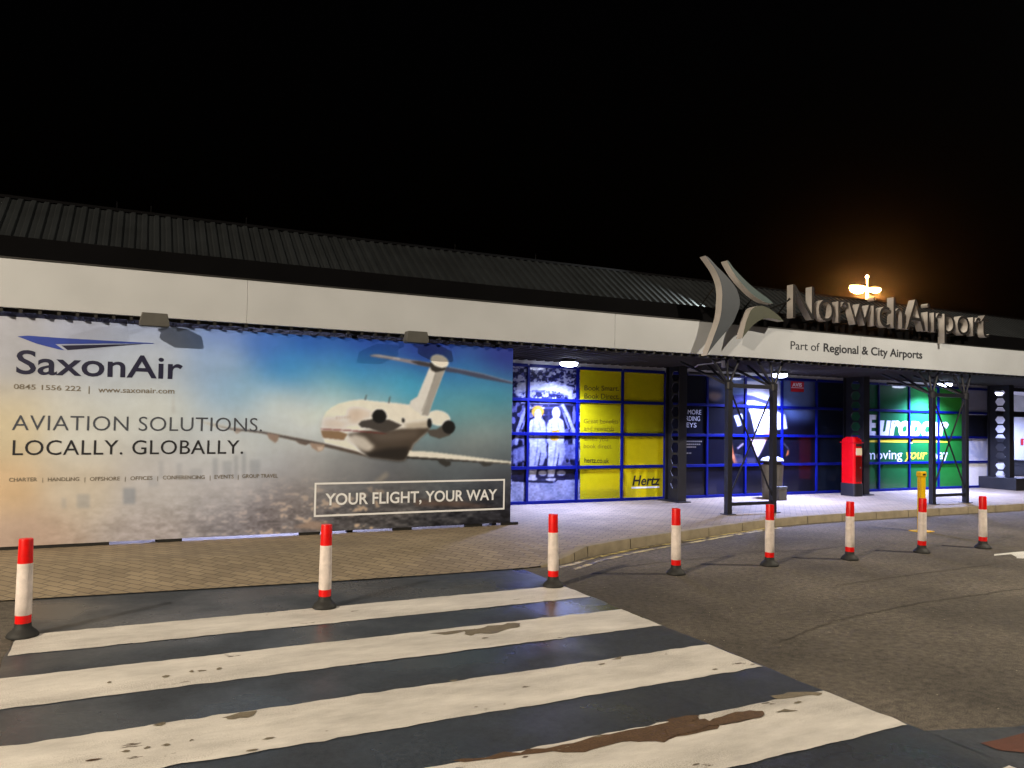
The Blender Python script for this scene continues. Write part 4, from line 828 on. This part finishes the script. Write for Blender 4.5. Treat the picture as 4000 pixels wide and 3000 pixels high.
for i, (x, y, lb) in enumerate([(1.57, 6.96, 'red and white flexible post in front of the boxed slogan on the billboard'), (3.93, 6.97, 'red and white flexible post at the right corner of the zebra crossing'), (5.57, 7.04, 'red and white flexible post on brown asphalt below the yellow poster'), (6.99, 7.04, 'red and white flexible post in front of the litter bin'), (8.3, 6.97, 'red and white flexible post below the red post box'), (9.73, 6.99, 'red and white flexible post in front of the yellow post'), (10.96, 6.92, 'red and white flexible post nearest the white road arrow')]):
    o = copy_tree(p0, (x, y, 0.008 if i < 2 else 0.001), lb); o.rotation_euler = (math.radians(random.uniform(-1, 1)), math.radians(random.uniform(-1.2, .3)), random.uniform(0, 6))

# ------------------------------------------------------------------ yellow post on the road
x, y = 11.69, 8.4
t = thing('yellow_post', (x, y, 0), 'yellow square post with a slotted top behind a red and white post', 'post')
b = MB(); b.box(x-.058, x+.058, y-.04, y+.04, .012, .90); b.prism([(x-.068, .90), (x+.068, .90), (x+.068, .97), (x+.055, .99), (x-.055, .99), (x-.068, .97)], y-.05, y+.05); b.build('shaft', M['yellow_post'], t, bevel=.012)
b = MB(); b.box(x-.035, x+.035, y-.053, y-.0505, .925, .955); b.build('slot', M['slot'], t)
b = MB(); b.box(x-.16, x+.16, y-.12, y+.12, .001, .014); b.build('base_plate', M['yellow_post'], t, bevel=.004)

# ------------------------------------------------------------------ post box, litter bin
t = thing('post_box', (14.72, 12.3, PZ), 'red free standing post box on a black plinth beside a black column', 'post box')
x0, x1, y0, y1 = 14.58, 14.86, 12.12, 12.5
def rbox(x0, x1, y0, y1, z0, z1, r, n=5):
    p = []
    for cx, cy, a0 in ((x1-r, y1-r, 0), (x0+r, y1-r, 90), (x0+r, y0+r, 180), (x1-r, y0+r, 270)):
        for k in range(n+1): a = math.radians(a0+90*k/n); p.append((cx+r*math.cos(a), cy+r*math.sin(a)))
    return p
b = MB(); b.slab(rbox(x0-.01, x1+.01, y0-.01, y1+.01, 0, 0, .05), PZ, .42); b.build('plinth', M['plinth'], t, smooth=30)
b = MB(); b.slab(rbox(x0, x1, y0, y1, 0, 0, .06), .42, 1.36)
for k in range(4):
    s0, s1 = .012*k*k/2, .012*(k+1)**2/2; b.slab(rbox(x0+s0, x1-s0, y0+s0, y1-s0, 0, 0, .06), 1.36+.028*k, 1.388+.028*k)
b.build('body', M['post_red'], t, smooth=35)
b = MB(); b.box(x0-.012, x1+.012, y0-.02, y1+.012, 1.335, 1.355); b.build('cap_rim', M['post_red'], t, bevel=.006)
b = MB(); b.box(x0+.05, x1-.05, y0-.006, y0-.001, 1.26, 1.315); b.build('slot', M['slot'], t)
b = MB(); b.box(x0+.05, x1-.04, y0-.008, y0-.001, 1.06, 1.22); b.build('notice', M['notice'], t)
b = MB(); b.box(x0+.04, x1-.04, y0-.01, y0-.001, .46, 1.03); b.build('door', M['door_red'], t, bevel=.005)
b = MB(); b.tube((x1-.1, y0-.02, .78), (x1-.1, y0-.009, .78), .02, n=12); b.build('lock', M['grey_metal'], t)
t = thing('litter_bin', (12.33, 12.35, PZ), 'grey litter bin with a pale domed hood behind the braced steel frame', 'litter bin')
b = MB(); b.lathe([(.2, PZ+.001), (.215, PZ+.03), (.235, .5), (.25, .86)], 12.33, 12.35, 28, ex=1, ey=.85); b.build('body', M['bin'], t, smooth=40)
b = MB(); b.lathe([(.2, .861), (.2, .93)], 12.33, 12.35, 28, ey=.85); b.build('opening', M['slot'], t, smooth=40)
b = MB(); b.lathe([(.255, .931), (.26, .95), (.22, 1.0), (.12, 1.03), (.03, 1.04)], 12.33, 12.35, 28, ey=.85); b.build('hood', M['bin_top'], t, smooth=40)
t = thing('small_cabinet', (12.26, 12.02, PZ), 'small grey box with a lighter lid at the foot of the litter bin', 'box')
b = MB(); b.box(12.15, 12.38, 11.98, 12.07, PZ+.001, .37); b.build('body', M['bin'], t, bevel=.01)
b = MB(); b.box(12.14, 12.39, 11.97, 12.08, .372, .42); b.build('lid', M['housing'], t, bevel=.01)
# junction box and cable run on the soffit
t = thing('conduit_run', (9.5, 11.2, 2.86), 'pale cable conduit with a round junction box under the canopy', 'conduit')
pts = [at_z(*c6(*p), 2.84) for p in [(180, 222), (265, 205), (300, 178), (420, 165), (550, 148)]]
b = MB()
for a, c in zip(pts, pts[1:]): b.tube(a, c, .012, n=8)
b.build('pipe', M['head'], t)
b = MB(); b.tube(pts[-1]+np.array([0, 0, .02]), pts[-1]-np.array([0, 0, .1]), .06, n=16); b.build('junction_box', M['head'], t)

# ------------------------------------------------------------------ street lamps that light the place
def street_lamp(x, y, h, ax, ay, label, energy, color, size, lens, aim=None, cone=165):
    t = thing('street_lamp', (x, y, 0), label, 'street lamp')
    b = MB(); b.tube((x, y, 0), (x, y, h), .09, .05, 16); b.tube((x, y, 0), (x, y, .9), .12, .11, 16); b.build('pole', M['galv'], t, smooth=40)
    b = MB(); b.tube((x, y, h-.05), (x+ax, y+ay, h+.12), .035, n=10); b.build('arm', M['galv'], t)
    n = math.hypot(ax, ay); ux, uy = ax/n, ay/n; cx, cy = x+ax, y+ay
    b = MB(); b.slab([(cx-ux*.1-uy*.13, cy-uy*.1+ux*.13), (cx-ux*.1+uy*.13, cy-uy*.1-ux*.13), (cx+ux*.5+uy*.16, cy+uy*.5-ux*.16), (cx+ux*.5-uy*.16, cy+uy*.5+ux*.16)], h+.08, h+.2); b.build('head', M['galv'], t, bevel=.03)
    b = MB(); b.slab([(cx+ux*.02-uy*.1, cy+uy*.02+ux*.1), (cx+ux*.02+uy*.1, cy+uy*.02-ux*.1), (cx+ux*.42+uy*.12, cy+uy*.42-ux*.12), (cx+ux*.42-uy*.12, cy+uy*.42+ux*.12)], h+.05, h+.079); b.quad(*[(p[0], p[1], h+.05) for p in [(cx+ux*.42-uy*.12, cy+uy*.42+ux*.12), (cx+ux*.42+uy*.12, cy+uy*.42-ux*.12), (cx+ux*.02+uy*.1, cy+uy*.02-ux*.1), (cx+ux*.02-uy*.1, cy+uy*.02+ux*.1)]]); b.build('lens', lens, t)
    l = bpy.data.lights.new('street_lamp_light', 'SPOT'); l.energy = energy; l.color = color; l.shadow_soft_size = size; l.spot_size = math.radians(cone); l.spot_blend = .4
    lo = bpy.data.objects.new('street_lamp_light', l); COL.objects.link(lo); lo.parent = t; lo.location = (ax+ux*.22, ay+uy*.22, h)
    if aim is not None: lo.rotation_euler = (Vector(aim)-Vector((cx, cy, h))).to_track_quat('-Z', 'Y').to_euler()
    return t
street_lamp(-14.8, -2.8, 10.2, .8, .4, 'tall street lamp left of the crossing', LAMP_WARM, (1.0, .83, .61), .1, M['lit_warm'], (2, 9, 1))
street_lamp(14.6, 2.2, 8.4, -.3, .9, 'tall street lamp on the near side of the road at the right', LAMP_RIGHT, (1.0, .87, .68), .1, M['lit_warm'], (8, 10, 1.5))

# lamp standing behind the building
t = thing('sodium_lamp', (37.1, 30, 0), 'twin headed orange street lamp glowing behind the roof', 'street lamp')
b = MB(); b.tube((37.1, 30, 0), (37.1, 30, 9.5), .13, .09, 14); b.build('pole', M['galv'], t, smooth=40)
b = MB(); b.tube((36.4, 30, 9.62), (38.0, 30, 9.62), .04, n=10); b.build('arm', M['galv'], t)
for xa, xb in ((35.75, 36.85), (37.35, 38.15)):
    b = MB(); n = 8
    b.lathe([(.05, 9.2 if xa < 36 else 9.36), (.3, 9.28 if xa < 36 else 9.42), (.4, 9.42 if xa < 36 else 9.5), (.4, 9.6)], (xa+xb)/2, 30, 24, ex=(xb-xa)/.8, ey=.6); h_ = b.build('lens', M['lit_sodium'], t, smooth=60)  # lens enlarged so that its shape takes in the lamp's bloom
    b = MB(); b.lathe([(.41, 9.601), (.38, 9.68), (.15, 9.75)], (xa+xb)/2, 30, 24, ex=(xb-xa)/.8, ey=.6); b.build('head', M['galv'], t, smooth=60)
b = MB(); b.tube((37.1, 30, 9.5), (37.1, 30, 10.15), .03, n=8); b.lathe([(.03, 10.14), (.09, 10.2), (.09, 10.28), (.03, 10.32)], 37.1, 30, 12); b.build('glowing_tip', M['lit_warm'], t, smooth=50)  # small glow above the heads, given to the pole tip's own material
for xa in (36.3, 37.75):
    l = bpy.data.lights.new('sodium_lamp_light', 'POINT'); l.energy = LAMP_FAR; l.color = (1, .36, .08); l.shadow_soft_size = .3
    lo = bpy.data.objects.new('sodium_lamp_light', l); COL.objects.link(lo); lo.parent = t; lo.location = (xa-37.1, -.1, 9.2)

# ------------------------------------------------------------------ night mist that also stands in for the lamp's lens bloom
HAZE = .00022
hz = MB(); hz.box(-58, 88, -38, 90, -1.2, 13)
hm = bpy.data.materials.new('mist_and_bloom'); hm.use_nodes = True; ht = hm.node_tree; ht.nodes.remove(ht.nodes['Principled BSDF'])
pvn = ht.nodes.new('ShaderNodeVolumePrincipled'); pvn.inputs['Density'].default_value = HAZE; pvn.inputs['Anisotropy'].default_value = .965; pvn.inputs['Color'].default_value = (.9, .9, .92, 1); ht.links.new(pvn.outputs[0], ht.nodes['Material Output'].inputs['Volume'])
ho = tag(hz.build('haze', hm), kind='stuff')
